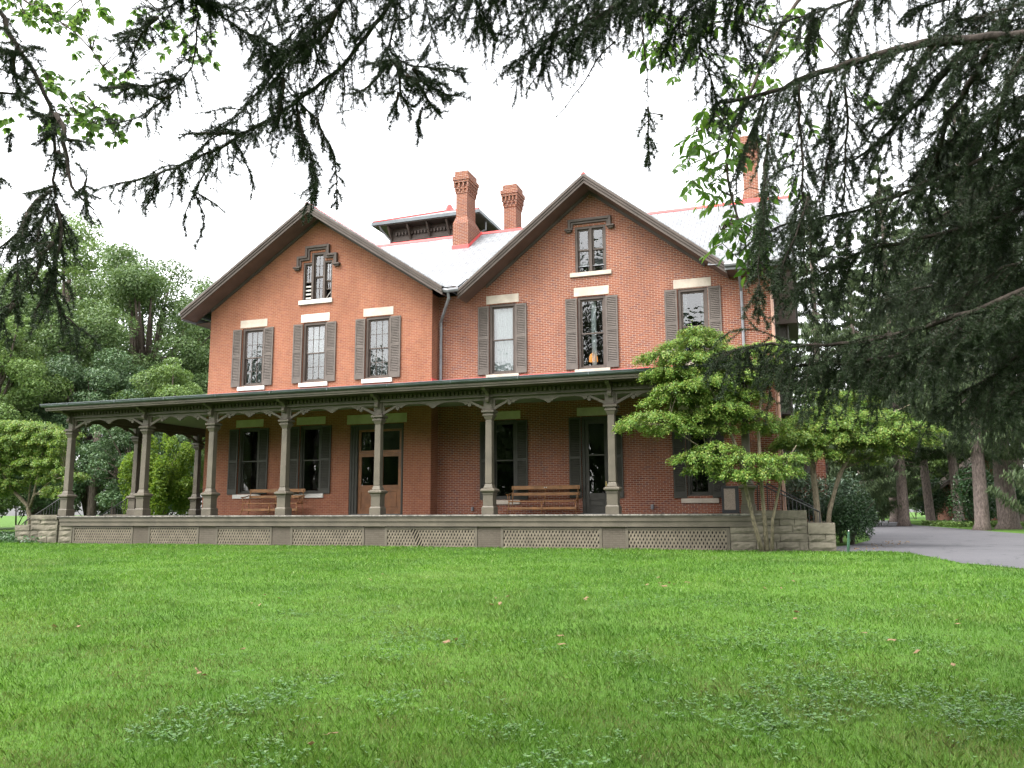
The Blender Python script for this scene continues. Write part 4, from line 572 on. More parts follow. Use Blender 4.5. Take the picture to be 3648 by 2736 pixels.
def light(x0, x1, z0, z1, y, cols=0, rows=0, parent=None, frame=.04):
    b = MB(); s = frame
    b.box(x0, x0+s, y+.09, y+.13, z0, z1); b.box(x1-s, x1, y+.09, y+.13, z0, z1); b.box(x0+s, x1-s, y+.09, y+.13, z0, z0+s); b.box(x0+s, x1-s, y+.09, y+.13, z1-s, z1)
    for i in range(1, cols): x = x0+s+(x1-x0-2*s)*i/cols; b.box(x-.008, x+.008, y+.095, y+.125, z0+s, z1-s)
    for i in range(1, rows):
        z = z0+s+(z1-z0-2*s)*i/rows
        for j in range(max(1, cols)): b.box(x0+s+(x1-x0-2*s)*j/max(1, cols)+.0085, x0+s+(x1-x0-2*s)*(j+1)/max(1, cols)-.0085, y+.097, y+.123, z-.008, z+.008)
    b.build('sash', M['brown'], parent)
    MB().add([(x0+s, y+.11, z0+s), (x1-s, y+.11, z0+s), (x1-s, y+.11, z1-s), (x0+s, y+.11, z1-s)], [(0, 1, 2, 3)]).build('glass', M['glass'], parent)
# stepped attic window
b = MB(); y = YL
b.box(-18.785, -18.72, y+.02, y+.16, 9.985, 11.545); b.box(-17.51, -17.445, y+.02, y+.16, 9.985, 11.545)
b.box(-18.41, -18.31, y+.015, y+.165, 9.985, 11.925); b.box(-17.88, -17.78, y+.015, y+.165, 9.985, 11.925)
b.box(-18.72, -18.41, y+.02, y+.16, 11.47, 11.545); b.box(-17.78, -17.51, y+.02, y+.16, 11.47, 11.545); b.box(-18.31, -17.88, y+.02, y+.16, 11.84, 11.925)
aw = b.build('attic_window', M['brown'], H, bevel=.006)
light(-18.30, -17.89, 10.92, 11.84, y, 2, 2, aw); light(-18.30, -17.89, 10.0, 10.92, y+.03, 2, 2, aw)
light(-18.71, -18.42, 10.72, 11.47, y, 2, 2, aw); light(-17.77, -17.52, 10.72, 11.47, y, 2, 2, aw); light(-17.77, -17.52, 10.38, 10.72, y+.03, 2, 1, aw)
b = MB()
for z in (10.06, 10.22, 10.38, 10.54): b.box(-18.71, -18.42, y+.1, y+.16, z, z+.06)
b.build('vent_slat', M['limewhite'], aw); b = MB(); b.tube([(-17.76, y+.1, 10.0), (-17.54, y+.12, 10.3)], .012, 5); b.build('stay_rod', M['limewhite'], aw)
MB().box(-18.93, -17.40, y-.07, y+.01, 9.80, 9.975).build('sill', M['limewhite'], aw, bevel=.008)
b = MB(); y = YR
b.box(-7.585, -7.50, y+.02, y+.16, 10.185, 11.915); b.box(-6.52, -6.435, y+.02, y+.16, 10.185, 11.915); b.box(-7.06, -6.96, y+.015, y+.165, 10.185, 11.83)
b.box(-7.50, -6.52, y+.02, y+.16, 11.83, 11.915)
aw = b.build('attic_window', M['brown'], H, bevel=.006)
for x0, x1 in ((-7.495, -7.065), (-6.955, -6.525)): light(x0, x1, 11.02, 11.83, y, parent=aw, frame=.055); light(x0, x1, 10.19, 11.05, y+.03, parent=aw, frame=.055)
MB().box(-7.79, -6.24, y-.07, y+.01, 10.02, 10.175).build('sill', M['limestone'], aw, bevel=.008)

# doors ------------------------------------------------------------------------
y = YL; b = MB(); z1 = 4.855
b.box(-16.455, -16.10, y+.02, y+.12, ZD, z1); b.box(-14.53+.26, -14.175, y+.02, y+.12, ZD, z1); b.box(-16.10, -14.27, y+.02, y+.12, 4.66, z1)
for x in (-16.40, -16.28, -16.16): b.box(x, x+.04, y-.012, y+.019, ZD, 4.80)
b.box(-14.25, -14.2, y-.012, y+.019, ZD, 4.80); b.box(-16.4, -14.2, y-.015, y+.019, 4.81, 4.852)
df = b.build('door_frame', M['shade'], H)
b = MB(); b.box(-16.098, -14.272, y+.05, y+.11, 3.76, 3.86); b.box(-16.098, -16.0, y+.05, y+.11, 3.86, 4.658); b.box(-14.36, -14.272, y+.05, y+.11, 3.86, 4.658)
b.box(-16.0, -14.36, y+.05, y+.11, 4.58, 4.658); b.box(-15.24, -15.13, y+.05, y+.11, 3.86, 4.58)
tr = b.build('transom', M['oak'], H)
MB().add([(-16.0, y+.09, 3.86), (-14.36, y+.09, 3.86), (-14.36, y+.09, 4.58), (-16.0, y+.09, 4.58)], [(0, 1, 2, 3)]).build('glass', M['glassdim'], tr)
def leafdoor(x0, x1, y, z0, z1, g0, g1, mat, hx, glass='glassdim', rail=None):
    b = MB(); s = .13
    b.box(x0, x0+s, y+.06, y+.11, z0, z1); b.box(x1-s, x1, y+.06, y+.11, z0, z1); b.box(x0+s, x1-s, y+.06, y+.11, z0, z0+.22)
    b.box(x0+s, x1-s, y+.06, y+.11, g0-.24, g0); b.box(x0+s, x1-s, y+.06, y+.11, g1, z1); b.box(x0+s, x1-s, y+.085, y+.105, z0+.22, g0-.24)
    b.box(x0+s+.06, x1-s-.06, y+.068, y+.085, z0+.28, g0-.30)
    if rail: b.box(x0+s, x1-s, y+.065, y+.105, rail, rail+.05)
    d = b.build('door', M[mat], H, bevel=.006)
    MB().add([(x0+s, y+.09, g0), (x1-s, y+.09, g0), (x1-s, y+.09, g1), (x0+s, y+.09, g1)], [(0, 1, 2, 3)]).build('glass', M[glass], d)
    b = MB(); b.lathe([(.01, 0), (.028, .005), (.03, .02), (.02, .035)], (hx, y+.02, 2.45), 10); b.box(hx-.02, hx+.02, y+.045, y+.06, 2.38, 2.58); b.build('handle', M['brass'], d)
leafdoor(-16.095, -15.19, y, ZD+.01, 3.755, 2.55, 3.62, 'oak', -15.25); leafdoor(-15.18, -14.275, y, ZD+.01, 3.755, 2.55, 3.62, 'oak', -15.12)
y = YR; b = MB(); b.box(-7.465, -7.36, y+.02, y+.12, ZD, 4.87); b.box(-6.53, -6.425, y+.02, y+.12, ZD, 4.87); b.box(-7.36, -6.53, y+.02, y+.12, 4.77, 4.87); b.build('door_frame', M['shade'], H)
leafdoor(-7.355, -6.535, y, ZD+.01, 4.765, 2.17, 4.62, 'shade', -6.62, rail=3.48)
b = MB(); b.box(-16.2, -14.2, YL-.25, YL+.02, ZD-.02, ZD+.03); b.box(-7.5, -6.4, YR-.2, YR+.02, ZD-.02, ZD+.03); b.build('threshold', M['deck'], H)
b = MB(); b.box(-11.66, -11.58, YR-.09, YR-.001, 1.58, 1.72); b.box(-11.645, -11.595, YR-.11, YR-.091, 1.60, 1.68); b.build('outlet_box', M['lead'], H)
b = MB(); b.box(-5.06, -4.97, YR-.09, YR-.001, 1.60, 1.76); b.box(-5.04, -4.99, YR-.11, YR-.091, 1.62, 1.71); b.build('outlet_box', M['lead'], H)
b = MB(); b.tube([(-12.1, 27.6, 9.6), (-12.12, 27.75, 9.35), (-12.9, 28.82, 8.75), (-12.92, 28.87, 8.6), (-12.92, 28.87, 6.4)], .055, 8); b.build('downspout', M['lead'], H)
b = MB(); b.tube([(-1.75, EY, 9.6), (-1.75, 28.3, 9.3), (-1.75, 28.87, 8.95), (-1.75, 28.87, 6.3)], .05, 8); b.build('downspout', M['lead'], H)
b = MB(); b.tube([(-.78, 28.9, 9.5), (-.76, 28.9, 6.2)], .055, 8); b.tube([(-.74, 28.93, 6.2), (-.7, 28.93, .5)], .055, 8); b.build('downspout', M['copper'], H)

# timber oriel and brick bay on the driveway side -------------------------------------
b = MB(); b.box(-.81, -.05, 31.6, 35, 8.40, 10.3); b.box(-.81, 0.0, 31.55, 35.05, 8.28, 8.395); b.box(-.81, .03, 31.52, 35.08, 10.3, 10.5); b.box(-.70, -.16, 31.57, 31.598, 8.6, 10.1); b.build('oriel', M['brown'], H)
b = MB(); b.box(-.81, -.42, 31.9, 35, 5.0, 8.27); b.tube([(-.36, 31.9, 8.3), (-.36, 31.9, 4.9)], .05, 8); b.build('oriel_base', M['shade'], H)
bay = MB()
bay.box(-.81, -.50, 33, 37, .2, 4.75); bay.box(.02, .69, 33, 37, .2, 4.75); bay.box(-.5, .02, 33, 37, .2, 2.3); bay.box(-.5, .02, 33, 37, 4.4, 4.75)
bay = bay.build('bay', M['brick_red'], H)
b = MB(); b.box(-.9, .82, 32.85, 37.1, 4.755, 4.95); b.build('cornice', M['brown'], bay)
b = MB(); b.box(-.495, -.43, 33.04, 33.15, 2.31, 4.39); b.box(-.05, .015, 33.04, 33.15, 2.31, 4.39); b.box(-.43, -.05, 33.04, 33.15, 4.3, 4.39); b.box(-.43, -.05, 33.05, 33.13, 3.6, 3.66); b.box(-.43, -.05, 33.04, 33.15, 2.31, 2.38); b.build('window', M['brown'], bay)
b = MB(); b.add([(-.43, 33.1, 2.38), (-.05, 33.1, 2.38), (-.05, 33.1, 4.3), (-.43, 33.1, 4.3)], [(0, 1, 2, 3)]); b.build('glass', M['glass'], bay)
b = MB(); b.box(-.74, -.51, 32.94, 32.998, 2.3, 4.4); b.box(.03, .22, 32.94, 32.998, 2.3, 4.4); b.build('shutter', M['shade'], bay)

# ---------------------------------------------------------------- porch (fixed to the house)
YC = 25.15; CXS = [-26.9, -23.26, -20.25, -17.16, -13.50, -9.52, -5.53, -1.60]
SIDE = [28.6, 32.4, 36.2]
def column(x, y, front=True):
    b = MB(); z = ZD
    b.cbox(x, y, .235, .235, 2.42, 4.46, .215, .215); b.cbox(x, y, .33, .33, 2.275, 2.42, .235, .235)
    c = b.build('porch_column', M['taupe'], H, bevel=.018)
    b = MB(); b.cbox(x, y, .41, .41, z+.002, 1.68); b.cbox(x, y, .41, .41, 1.68, 1.73, .345, .345); b.cbox(x, y, .335, .335, 1.73, 2.08)
    b.cbox(x, y, .37, .37, 2.08, 2.135); b.cbox(x, y, .37, .37, 2.135, 2.18, .47, .47); b.cbox(x, y, .49, .49, 2.18, 2.235); b.cbox(x, y, .49, .49, 2.235, 2.272, .38, .38)
    b.build('pedestal', M['taupe'], c, bevel=.008)
    b = MB(); b.cbox(x, y, .215, .215, 4.46, 4.58, .32, .32); b.cbox(x, y, .36, .36, 4.58, 4.64); b.cbox(x, y, .31, .31, 4.64, 4.69); b.cbox(x, y, .43, .43, 4.69, 4.76); b.cbox(x, y, .43, .43, 4.76, 4.785, .34, .34)
    b.build('capital', M['taupe'], c, bevel=.012)
    b = MB(); b.cbox(x, y, .20, .20, 4.785, 5.196); b.cbox(x, y, .26, .15, 4.80, 5.19)
    b.build('post', M['taupe'], c)
    b = MB()    # scrolled corbel under the eaves
    dirs = [((0, -1, 0), (1, 0, 0))] if front else [((-1, 0, 0), (0, 1, 0))]
    for d, nn in dirs:
        o = Vector((x, y, 0)) + Vector(d)*.13 - Vector(nn)*.06
        pr = [(0, 5.02), (.06, 5.0), (.12, 5.03), (.15, 5.09), (.13, 5.16), (.10, 5.2), (.13, 5.27), (.24, 5.33), (.42, 5.37), (.48, 5.445), (0, 5.445)]
        b.prism(pr, o, d, nn, .12)
    b.build('corbel', M['taupe'], c, bevel=.006)
    return c
for x in CXS: column(x, YC)
for yy in SIDE: column(-26.9, yy, False)
def spandrel(a, d, nn, w):
    """pierced bracket arch between two posts; a = start, d = direction, w = clear width"""
    b = MB(); o = Vector(a)-Vector(nn)*.035; t = .07
    def P(poly, th=t, off=0): b.prism(poly, o+Vector(nn)*off, d, nn, th)
    P([(0, 5.10), (w, 5.10), (w, 5.196), (0, 5.196)])
    for m in (0, 1):
        f = (lambda s: s) if m == 0 else (lambda s: w-s)
        Q = lambda pts, **k: P([(f(s), z) for s, z in pts], **k)
        Q([(0, 4.79), (.07, 4.79), (.07, 5.098), (0, 5.098)])
        Q([(.072, 4.80), (.13, 4.83), (.66, 5.10), (.50, 5.098), (.072, 4.895)])
        lobe = [(.56+.062*math.cos(k*.6283), 4.985+.062*math.sin(k*.6283)) for k in range(10)]
        Q(lobe, th=.066, off=.002)
        Q([(.60, 5.02), (.70, 4.985), (.74, 5.01), (.75, 5.04), (.80, 5.045), (.82, 5.07), (.90, 5.08), (.98, 5.098), (.62, 5.098)], th=.062, off=.004)
    c = w/2
    P([(c-.42, 5.098), (c-.34, 5.075), (c-.25, 5.07), (c-.22, 5.035), (c-.15, 5.03), (c-.13, 4.99), (c-.07, 4.975), (c-.045, 4.935), (c+.045, 4.935), (c+.07, 4.975), (c+.13, 4.99), (c+.15, 5.03), (c+.22, 5.035), (c+.25, 5.07), (c+.34, 5.075), (c+.42, 5.098)], th=.066, off=.002)
    return b.build('bracket_arch', M['taupe'], H)
for i in range(len(CXS)-1): spandrel((CXS[i]+.13, YC, 0), (1, 0, 0), (0, 1, 0), CXS[i+1]-CXS[i]-.26)
ys = [YC]+SIDE
for i in range(3): spandrel((-26.9, ys[i]+.13, 0), (0, 1, 0), (1, 0, 0), ys[i+1]-ys[i]-.26)
XE = -.95
b = MB(); b.box(-27.02, XE-.4, YC-.12, YC+.12, 5.198, 5.45); b.box(-27.02, -26.78, YC+.121, 37, 5.198, 5.45)
b.box(-27.05, XE-.4, YC-.15, YC-.121, 5.198, 5.235); b.build('porch_beam', M['taupe'], H)
b = MB()
n = int((XE-.5+27.0)/.15)
for i in range(n): x = -26.98+i*.15; b.box(x, x+.085, YC-.20, YC-.121, 5.30, 5.41)
for i in range(78): yy = YC+.1+i*.15; b.box(-27.10, -27.021, yy, yy+.085, 5.30, 5.41)
b.build('dentil_course', M['brown'], H)
ge, gx = 24.42, -27.46
b = MB(); b.box(gx, XE, ge, YC-.1205, 5.452, 5.475); b.box(gx, -27.022, YC-.12, 37.2, 5.452, 5.475); b.build('soffit', M['brown'], H)
b = MB(); b.box(gx-.01, XE, ge-.035, ge-.002, 5.445, 5.575); b.box(gx-.04, gx-.012, ge-.035, 37.2, 5.445, 5.575); b.box(gx-.03, XE, ge-.07, ge-.037, 5.50, 5.575); b.build('fascia', M['taupe'], H)
b = MB()
prof = [(-.002, 5.58), (-.10, 5.585), (-.145, 5.62), (-.155, 5.665), (-.175, 5.672), (-.175, 5.695), (-.14, 5.70), (-.002, 5.70)]
b.prism([(s, z) for s, z in prof], (gx-.16, ge-.035, 0), (0, 1, 0), (1, 0, 0), XE-gx+.16)
b.prism([(s, z) for s, z in prof], (gx-.03, ge-.034, 0), (1, 0, 0), (0, 1, 0), 12.8)
for k in range(12):
    x = gx+1.2+k*2.25; b.box(x, x+.03, ge-.218, ge-.212, 5.60, 5.695)
b.build('gutter', M['gutter'], H)
b = MB(); ro = 5.702
b.add([(gx-.1, ge-.15, ro), (XE, ge-.15, ro), (XE, YR, 6.46), (-13.05, YR, 6.46), (-13.05, YL, 6.36), (-23.2, YL, 6.36)], [(0, 1, 2, 3, 4, 5)])
b.add([(gx-.1, ge-.15, ro), (-23.2, YL, 6.36), (-23.2, 37.2, 6.36), (gx-.1, 37.2, ro)], [(0, 1, 2, 3)])
b.add([(XE, ge-.15, ro), (XE, YR, 6.46), (XE, YR, 5.56), (XE, ge-.03, 5.56)], [(0, 1, 2, 3)])
pr_ = b.build('porch_roof', M['slate'], H)
b = MB(); b.box(-13.04, XE, YR-.035, YR-.002, 6.44, 6.515); b.box(-23.2, -13.03, YL-.035, YL-.002, 6.32, 6.40); b.box(-13.05+.002, -13.02, YL-.03, YR-.036, 6.36, 6.50); b.build('flashing', M['redmetal'], pr_)
b = MB(); b.box(-26.77, -13.04, YC+.121, YL-.002, 5.476, 5.50); b.box(-13.039, XE-.2, YC+.121, YR-.002, 5.476, 5.50); b.box(-26.77, -23.202, YL, 37.1, 5.476, 5.50); b.build('ceiling', M['ceiling'], H)
# deck, skirt, piers and lattice
DX0, DX1 = -27.0, -1.25
b = MB(); b.box(DX0, DX1, 24.86, YL-.002, 1.39, ZD); b.box(-13.048, DX1, YL-.001, YR-.002, 1.39, ZD); b.box(DX0, -23.202, YL-.0015, 37, 1.39, ZD)
b.build('deck', M['deck'], H)
b = MB(); b.box(DX0-.03, DX1, 24.825, 24.858, 1.41, ZD+.006); b.box(DX0-.03, DX0-.002, 24.859, 37, 1.41, ZD+.006); b.build('deck_edge', M['nosing'], H)
b = MB(); b.box(DX0+.06, DX1, 24.87, 24.93, 1.245, 1.388); b.box(DX0+.08, DX1, 24.90, 24.95, 1.085, 1.243); b.box(DX0+.03, DX1, 24.855, 24.869, 1.36, 1.388)
b.box(DX0+.03, DX0+.08, 24.96, 37, 1.245, 1.388); b.box(DX0+.06, DX0+.10, 24.96, 37, 1.085, 1.243); b.build('skirt_board', M['taupe'], H)
BAYS = [(-26.31, -23.46), (-22.76, -20.52), (-19.79, -17.46), (-16.72, -13.88), (-13.12, -9.87), (-9.08, -5.86), (-5.15, -2.14)]
for i in range(6):
    b = MB(); b.box(BAYS[i][1]+.004, BAYS[i+1][0]-.004, 24.975, 25.35, .1, 1.084); b.build('pier', M['brick_paint'], H)
for i, (x0, x1) in enumerate(BAYS):
    b = MB(); s = .085; z0, z1 = .33+(.06 if i < 2 else 0), 1.06
    b.box(x0, x0+s, 24.955, 25.0, z0, z1); b.box(x1-s, x1, 24.955, 25.0, z0, z1); b.box(x0+s, x1-s, 24.955, 25.0, z1-.06, z1); b.box(x0+s, x1-s, 24.955, 25.0, z0, z0+.085)
    pan = b.build('lattice_panel', M['taupe'], H)
    b = MB(); a0, a1, c0, c1 = x0+s, x1-s, z0+.085, z1-.06; hgt = c1-c0; run = hgt*.52; pitch, wv = .105, .052
    for lay, sg, yy in ((0, 1, 24.972), (1, -1, 24.981)):
        k = -int(run/pitch)-1
        while a0+k*pitch < a1+run:
            if lay == 1 and i == 4 and 11 <= k <= 12 and random.random() < .9: k += 1; continue
            xs = a0+k*pitch; pb, pt = (xs, xs+run) if sg > 0 else (xs, xs-run)
            # clip the strip to the frame
            def clip(xb, xt):
                poly = [(xb, c0), (xb+wv, c0), (xt+wv, c1), (xt, c1)]
                for lim, keep in ((a0, 1), (a1, -1)):
                    out = []
                    for j in range(len(poly)):
                        p, q = poly[j], poly[(j+1) % len(poly)]; dp, dq = (p[0]-lim)*keep, (q[0]-lim)*keep
                        if dp >= 0: out.append(p)
                        if dp*dq < 0: u = dp/(dp-dq); out.append((p[0]+(q[0]-p[0])*u, p[1]+(q[1]-p[1])*u))
                    poly = out
                    if len(poly) < 3: return None
                return poly
            pg = clip(pb, pt)
            if pg: b.pxz(pg, yy, yy+.008)
            k += 1
    b.build('lattice', M['lattice'], pan)
b = MB(); b.box(-26.9, -1.5, 25.6, 25.65, .1, 1.38); b.build('lattice_shade_sheet', M['dark'], H)  # dark sheet added behind the lattice, standing in for the shade under the deck
# ---------------------------------------------------------------- benches on the porch
def make_bench(L=2.52):
    root = thing('porch_bench', (0, 0, 0), 'x', 'bench')
    hl = L/2
    def rail(name, y, z, h, t, tilt=0, parent=root, ext=0):
        b = MB(); b.box(-hl-ext, hl+ext, y-t/2, y+t/2, z-h/2, z+h/2); return b.build(name, M['benchwood'], parent, bevel=.006)
    bk = rail('backrest', .14, .93, .13, .028)
    rail('back_rail', .11, .70, .10, .024, parent=bk); 
    b = MB()
    for i in range(4): b.box(-hl+.03, hl-.03, -.36+i*.115, -.36+i*.115+.105, .42, .46)
    b.build('seat', M['benchwood'], root, bevel=.005)
    rail('stretcher', -.33, .20, .09, .025)
    for x in (-hl+.06, 0, hl-.06):
        b = MB(); b.tube([(x, -.33, .44), (x+(.05 if x > .1 else -.05 if x < -.1 else 0), -.40, 0)], [.019, .014], 8); b.build('leg', M['benchwood'], root, smooth=True)
        b = MB(); b.tube([(x, .02, .44), (x+(.04 if x > .1 else -.04 if x < -.1 else 0), .10, 0)], [.019, .014], 8); b.build('leg', M['benchwood'], root, smooth=True)
        b = MB(); b.tube([(x, .03, .45), (x, .09, .70), (x, .12, .96)], [.016, .016, .013], 8); b.build('back_post', M['benchwood'], bk, smooth=True)
    for x, sg in ((-hl+.02, -1), (hl-.02, 1)):
        b = MB(); b.tube([(x, .10, .76), (x+sg*.02, -.06, .71), (x+sg*.05, -.24, .67), (x+sg*.05, -.36, .68)], [.017, .021, .024, .02], 8)
        b.tube([(x+sg*.03, -.30, .67), (x, -.30, .45)], .012, 6); b.tube([(x+sg*.02, -.14, .69), (x, -.14, .45)], .012, 6)
        b.build('armrest', M['benchwood'], root, smooth=True)
    return root
b1 = make_bench()
b2 = copy_tree(b1)
b1.location = (-8.74, YR-.42, ZD+.003); b2.location = (-19.42, YL-.46, ZD+.003)
tag(b1, 'slatted wooden porch bench beside the dark glazed door, with a small plaque on its back', 'bench', 'porch benches')
tag(b2, 'slatted wooden porch bench under the two shuttered windows beside the oak double doors', 'bench', 'porch benches')
o = MB().box(-.05, .05, .118, .125, .915, .945).build('plaque', M['limewhite'], [c for c in b1.children if c.name.startswith('backrest')][0])
o.matrix_parent_inverse = Matrix.Identity(4)

# framed panel leaning near the steps
t = thing('display_panel', (-2.38, 28.62, ZD), 'black framed beige speckled panel standing on the porch near the stone steps', 'panel')
b = MB(); y0 = 28.56
b.box(-2.66, -2.585, y0, y0+.05, ZD+.01, 2.34); b.box(-2.225, -2.11, y0, y0+.05, ZD+.01, 2.34); b.box(-2.585, -2.225, y0, y0+.05, 2.26, 2.34); b.box(-2.585, -2.225, y0, y0+.05, ZD+.01, 1.57)
b.box(-2.66, -2.6, y0+.05, y0+.25, ZD+.003, ZD+.05); b.box(-2.18, -2.12, y0+.05, y0+.25, ZD+.003, ZD+.05); b.build('frame', M['iron'], t)
MB().box(-2.585, -2.225, y0+.012, y0+.04, 1.57, 2.26).build('panel', M['boardbeige'], t)

# lamp in the upper window
t = thing('table_lamp', (-7.12, 29.5, 6.2), 'table lamp with a domed amber shade inside the upper middle window of the right gable', 'lamp')
m, n, l = _new('amber lamp shade'); p = n.new("ShaderNodeBsdfPrincipled"); p.inputs['Base Color'].default_value = (.55, .22, .05, 1); p.inputs['Roughness'].default_value = .6
p.inputs['Emission Color'].default_value = (.75, .30, .07, 1); p.inputs['Emission Strength'].default_value = .32; _out(n, l, p.outputs[0])
lx, ly = -7.09, 29.42
b = MB(); b.lathe([(.165, 6.93), (.16, 7.0), (.15, 7.1), (.115, 7.2), (.05, 7.25), (.01, 7.255)], (lx, ly, 0), 18); b.build('shade', m, t, smooth=True)
b = MB(); b.lathe([(.10, 6.30), (.09, 6.33), (.025, 6.36), (.02, 6.60), (.045, 6.7), (.02, 6.8), (.015, 6.92)], (lx, ly, 0), 14); b.build('base', M['brass'], t, smooth=True)
b = MB(); b.box(lx-.35, lx+.35, ly-.15, ly+.3, 6.26, 6.30); 
for dx in (-.32, .28):
    for dy in (-.12, .26): b.box(lx+dx, lx+dx+.04, ly+dy, ly+dy+.03, 5.86, 6.26)
tt = thing('side_table', (lx, ly+.1, 5.86), 'small dark table under the amber lamp behind the upper window', 'table'); b.build('top', M['shade'], tt)

# ---------------------------------------------------------------- stone steps with iron rails
def stone(mb, x0, x1, y0, y1, z0, z1, face=-1, rock=.03):
    mb.box(x0, x1, y0, y1, z0, z1)
    nx = max(2, int((x1-x0)/.14)); nz = 3     # rock face on the -Y side
    vs = []; 
    for i in range(nx+1):
        for j in range(nz+1):
            edge = i in (0, nx) or j in (0, nz)
            vs.append((x0+(x1-x0)*i/nx, y0-(.002 if edge else rock*(.35+random.random()*.9)), z0+(z1-z0)*j/nz))
    mb.add(vs, [(i*(nz+1)+j, (i+1)*(nz+1)+j, (i+1)*(nz+1)+j+1, i*(nz+1)+j+1) for i in range(nx) for j in range(nz)])
def courses(mb, x0, x1, y0, y1, zs, cop=True):
    for k in range(len(zs)-1):
        last = cop and k == len(zs)-2
        x = x0
        while x < x1-.01:
            w = (x1-x0) if last and x1-x0 < 1.6 else random.uniform(.38, .72)
            if x1-x-w < .2: w = x1-x
            o = -.04 if last else random.uniform(-.012, .012)
            stone(mb, x+.005, x+w-.005, y0+o, y1-(.0 if not last else -.04), zs[k]+.005, zs[k+1]-.005, rock=.012 if last else .035); x += w
def railing(root, y, pts, base, n):
    """sloping handrail from pts[0] down to pts[-1] with square balusters"""
    b = MB(); b.tube([(x, y, z) for x, z in pts], .022, 8); 
    b.build('handrail', M['iron'], root, smooth=True)
    b = MB()
    tot = [(x, z) for x, z in pts]
    def zat(x):
        for (xa, za), (xb, zb) in zip(tot, tot[1:]):
            if min(xa, xb)-1e-6 <= x <= max(xa, xb)+1e-6: return za+(zb-za)*(x-xa)/(xb-xa)
        return tot[-1][1]
    xa, xb = tot[0][0], tot[-1][0]
    for i in range(n):
        x = xa+(xb-xa)*(i+.5)/n
        z0 = base(x); b.box(x-.008, x+.008, y-.008, y+.008, z0, zat(x)-.015)
    for x in (xa, xb): b.box(x-.02, x+.02, y-.02, y+.02, base(x), zat(x)+.0)
    b.build('balusters', M['iron'], root)
t = thing('stone_steps', (-.5, 26.5, .42), 'rock-faced sandstone steps with black iron rails at the driveway end of the porch', 'steps')
b = MB(); courses(b, -2.13, -1.42, 24.95, 25.40, [.2, .46, .68, .9, 1.105], False)
courses(b, -1.415, -.04, 24.90, 25.40, [.2, .46, .68, .9, 1.12, 1.31, 1.55]); courses(b, -.035, .68, 24.90, 25.40, [.2, .46, .68, .9, 1.2])
b.build('cheek_wall', M['sandstone'], t, bevel=.0)
b = MB(); courses(b, -1.24, -.04, 28.05, 28.5, [.2, .46, .68, .9, 1.12, 1.31, 1.55]); courses(b, -.035, .68, 28.05, 28.5, [.2, .46, .68, .9, 1.2]); b.build('cheek_wall', M['sandstone'], t)
for i in range(5): MB().box(-1.24+i*.38, -1.24+(i+1)*.38+.03, 25.41, 28.04, .1, 1.40-.2*i).build('step', M['sandstone'], t)
bs = lambda x: 1.55 if x < -.04 else 1.2
railing(t, 25.2, [(-1.34, 2.32), (-.55, 1.93), (.30, 1.50)], bs, 15); railing(t, 28.25, [(-1.2, 2.40), (-.5, 2.02), (.32, 1.55)], bs, 13)
t = thing('stone_steps', (-28, 26.5, .42), 'pale sandstone steps with black iron rails at the far shrub-shaded end of the porch', 'steps')
b = MB(); courses(b, -26.98, -26.33, 24.95, 25.35, [.2, .46, .69, .9, 1.08], False); courses(b, -28.39, -27.05, 24.92, 25.35, [.2, .46, .69, .9, 1.12, 1.32, 1.5]); courses(b, -29.15, -28.395, 24.92, 25.35, [.2, .46, .69, .9, 1.12]); b.build('cheek_wall', M['sandstone'], t)
b = MB(); courses(b, -28.39, -27.05, 28.5, 28.9, [.2, .46, .69, .9, 1.12, 1.32, 1.5]); courses(b, -29.15, -28.395, 28.5, 28.9, [.2, .46, .69, .9, 1.12]); b.build('cheek_wall', M['sandstone'], t)
for i in range(5): MB().box(-27.06-(i+1)*.38-.03, -27.06-i*.38, 25.36, 28.49, .1, 1.40-.2*i).build('step', M['sandstone'], t)
bs2 = lambda x: 1.5 if x > -28.39 else 1.12
railing(t, 25.1, [(-27.05, 2.2), (-27.8, 1.8), (-28.9, 1.25)], bs2, 13); railing(t, 28.7, [(-27.25, 2.25), (-28.0, 1.85), (-29.0, 1.35)], bs2, 13)

# green marker post
t = thing('marker_post', (.95, 24.55, .42), 'thin green plastic marker post leaning at the corner of the lawn beside the driveway', 'post')
b = MB(); b.tube([(.93, 24.55, .2), (.97, 24.56, .62), (1.0, 24.58, .98)], [.042, .040, .030], 6); b.build('stake', M['greenpost'], t)
b = MB(); b.tube([(1.0, 24.58, .975), (1.005, 24.58, 1.01)], .016, 6); b.build('cap', M['limewhite'], t)

# brick cottage seen between the far spruces
t = thing('brick_cottage', (12.5, 76, .42), 'low brick cottage half hidden behind the spruce trunks', 'house')
b = MB(); b.box(10.8, 17, 76, 84, .3, 3.6); b.pxz([(10.8, 3.6), (17, 3.6), (13.9, 5.9)], 76.0, 76.2); b.build('wall', M['brick_red'], t)
b = MB(); b.pxz([(10.1, 3.1), (13.9, 6.1), (17.7, 3.1), (17.7, 3.35), (13.9, 6.4), (10.1, 3.35)], 75.3, 84.5); b.build('roof', M['brown'], t)
for x in (11.9, 14.8):
    b = MB(); b.box(x, x+1.1, 75.93, 75.99, 1.6, 3.2); w = b.build('window', M['taupe'], t)
    b = MB(); b.box(x+.1, x+1.0, 75.91, 75.925, 1.7, 3.1); b.build('glass', M['dark'], w)
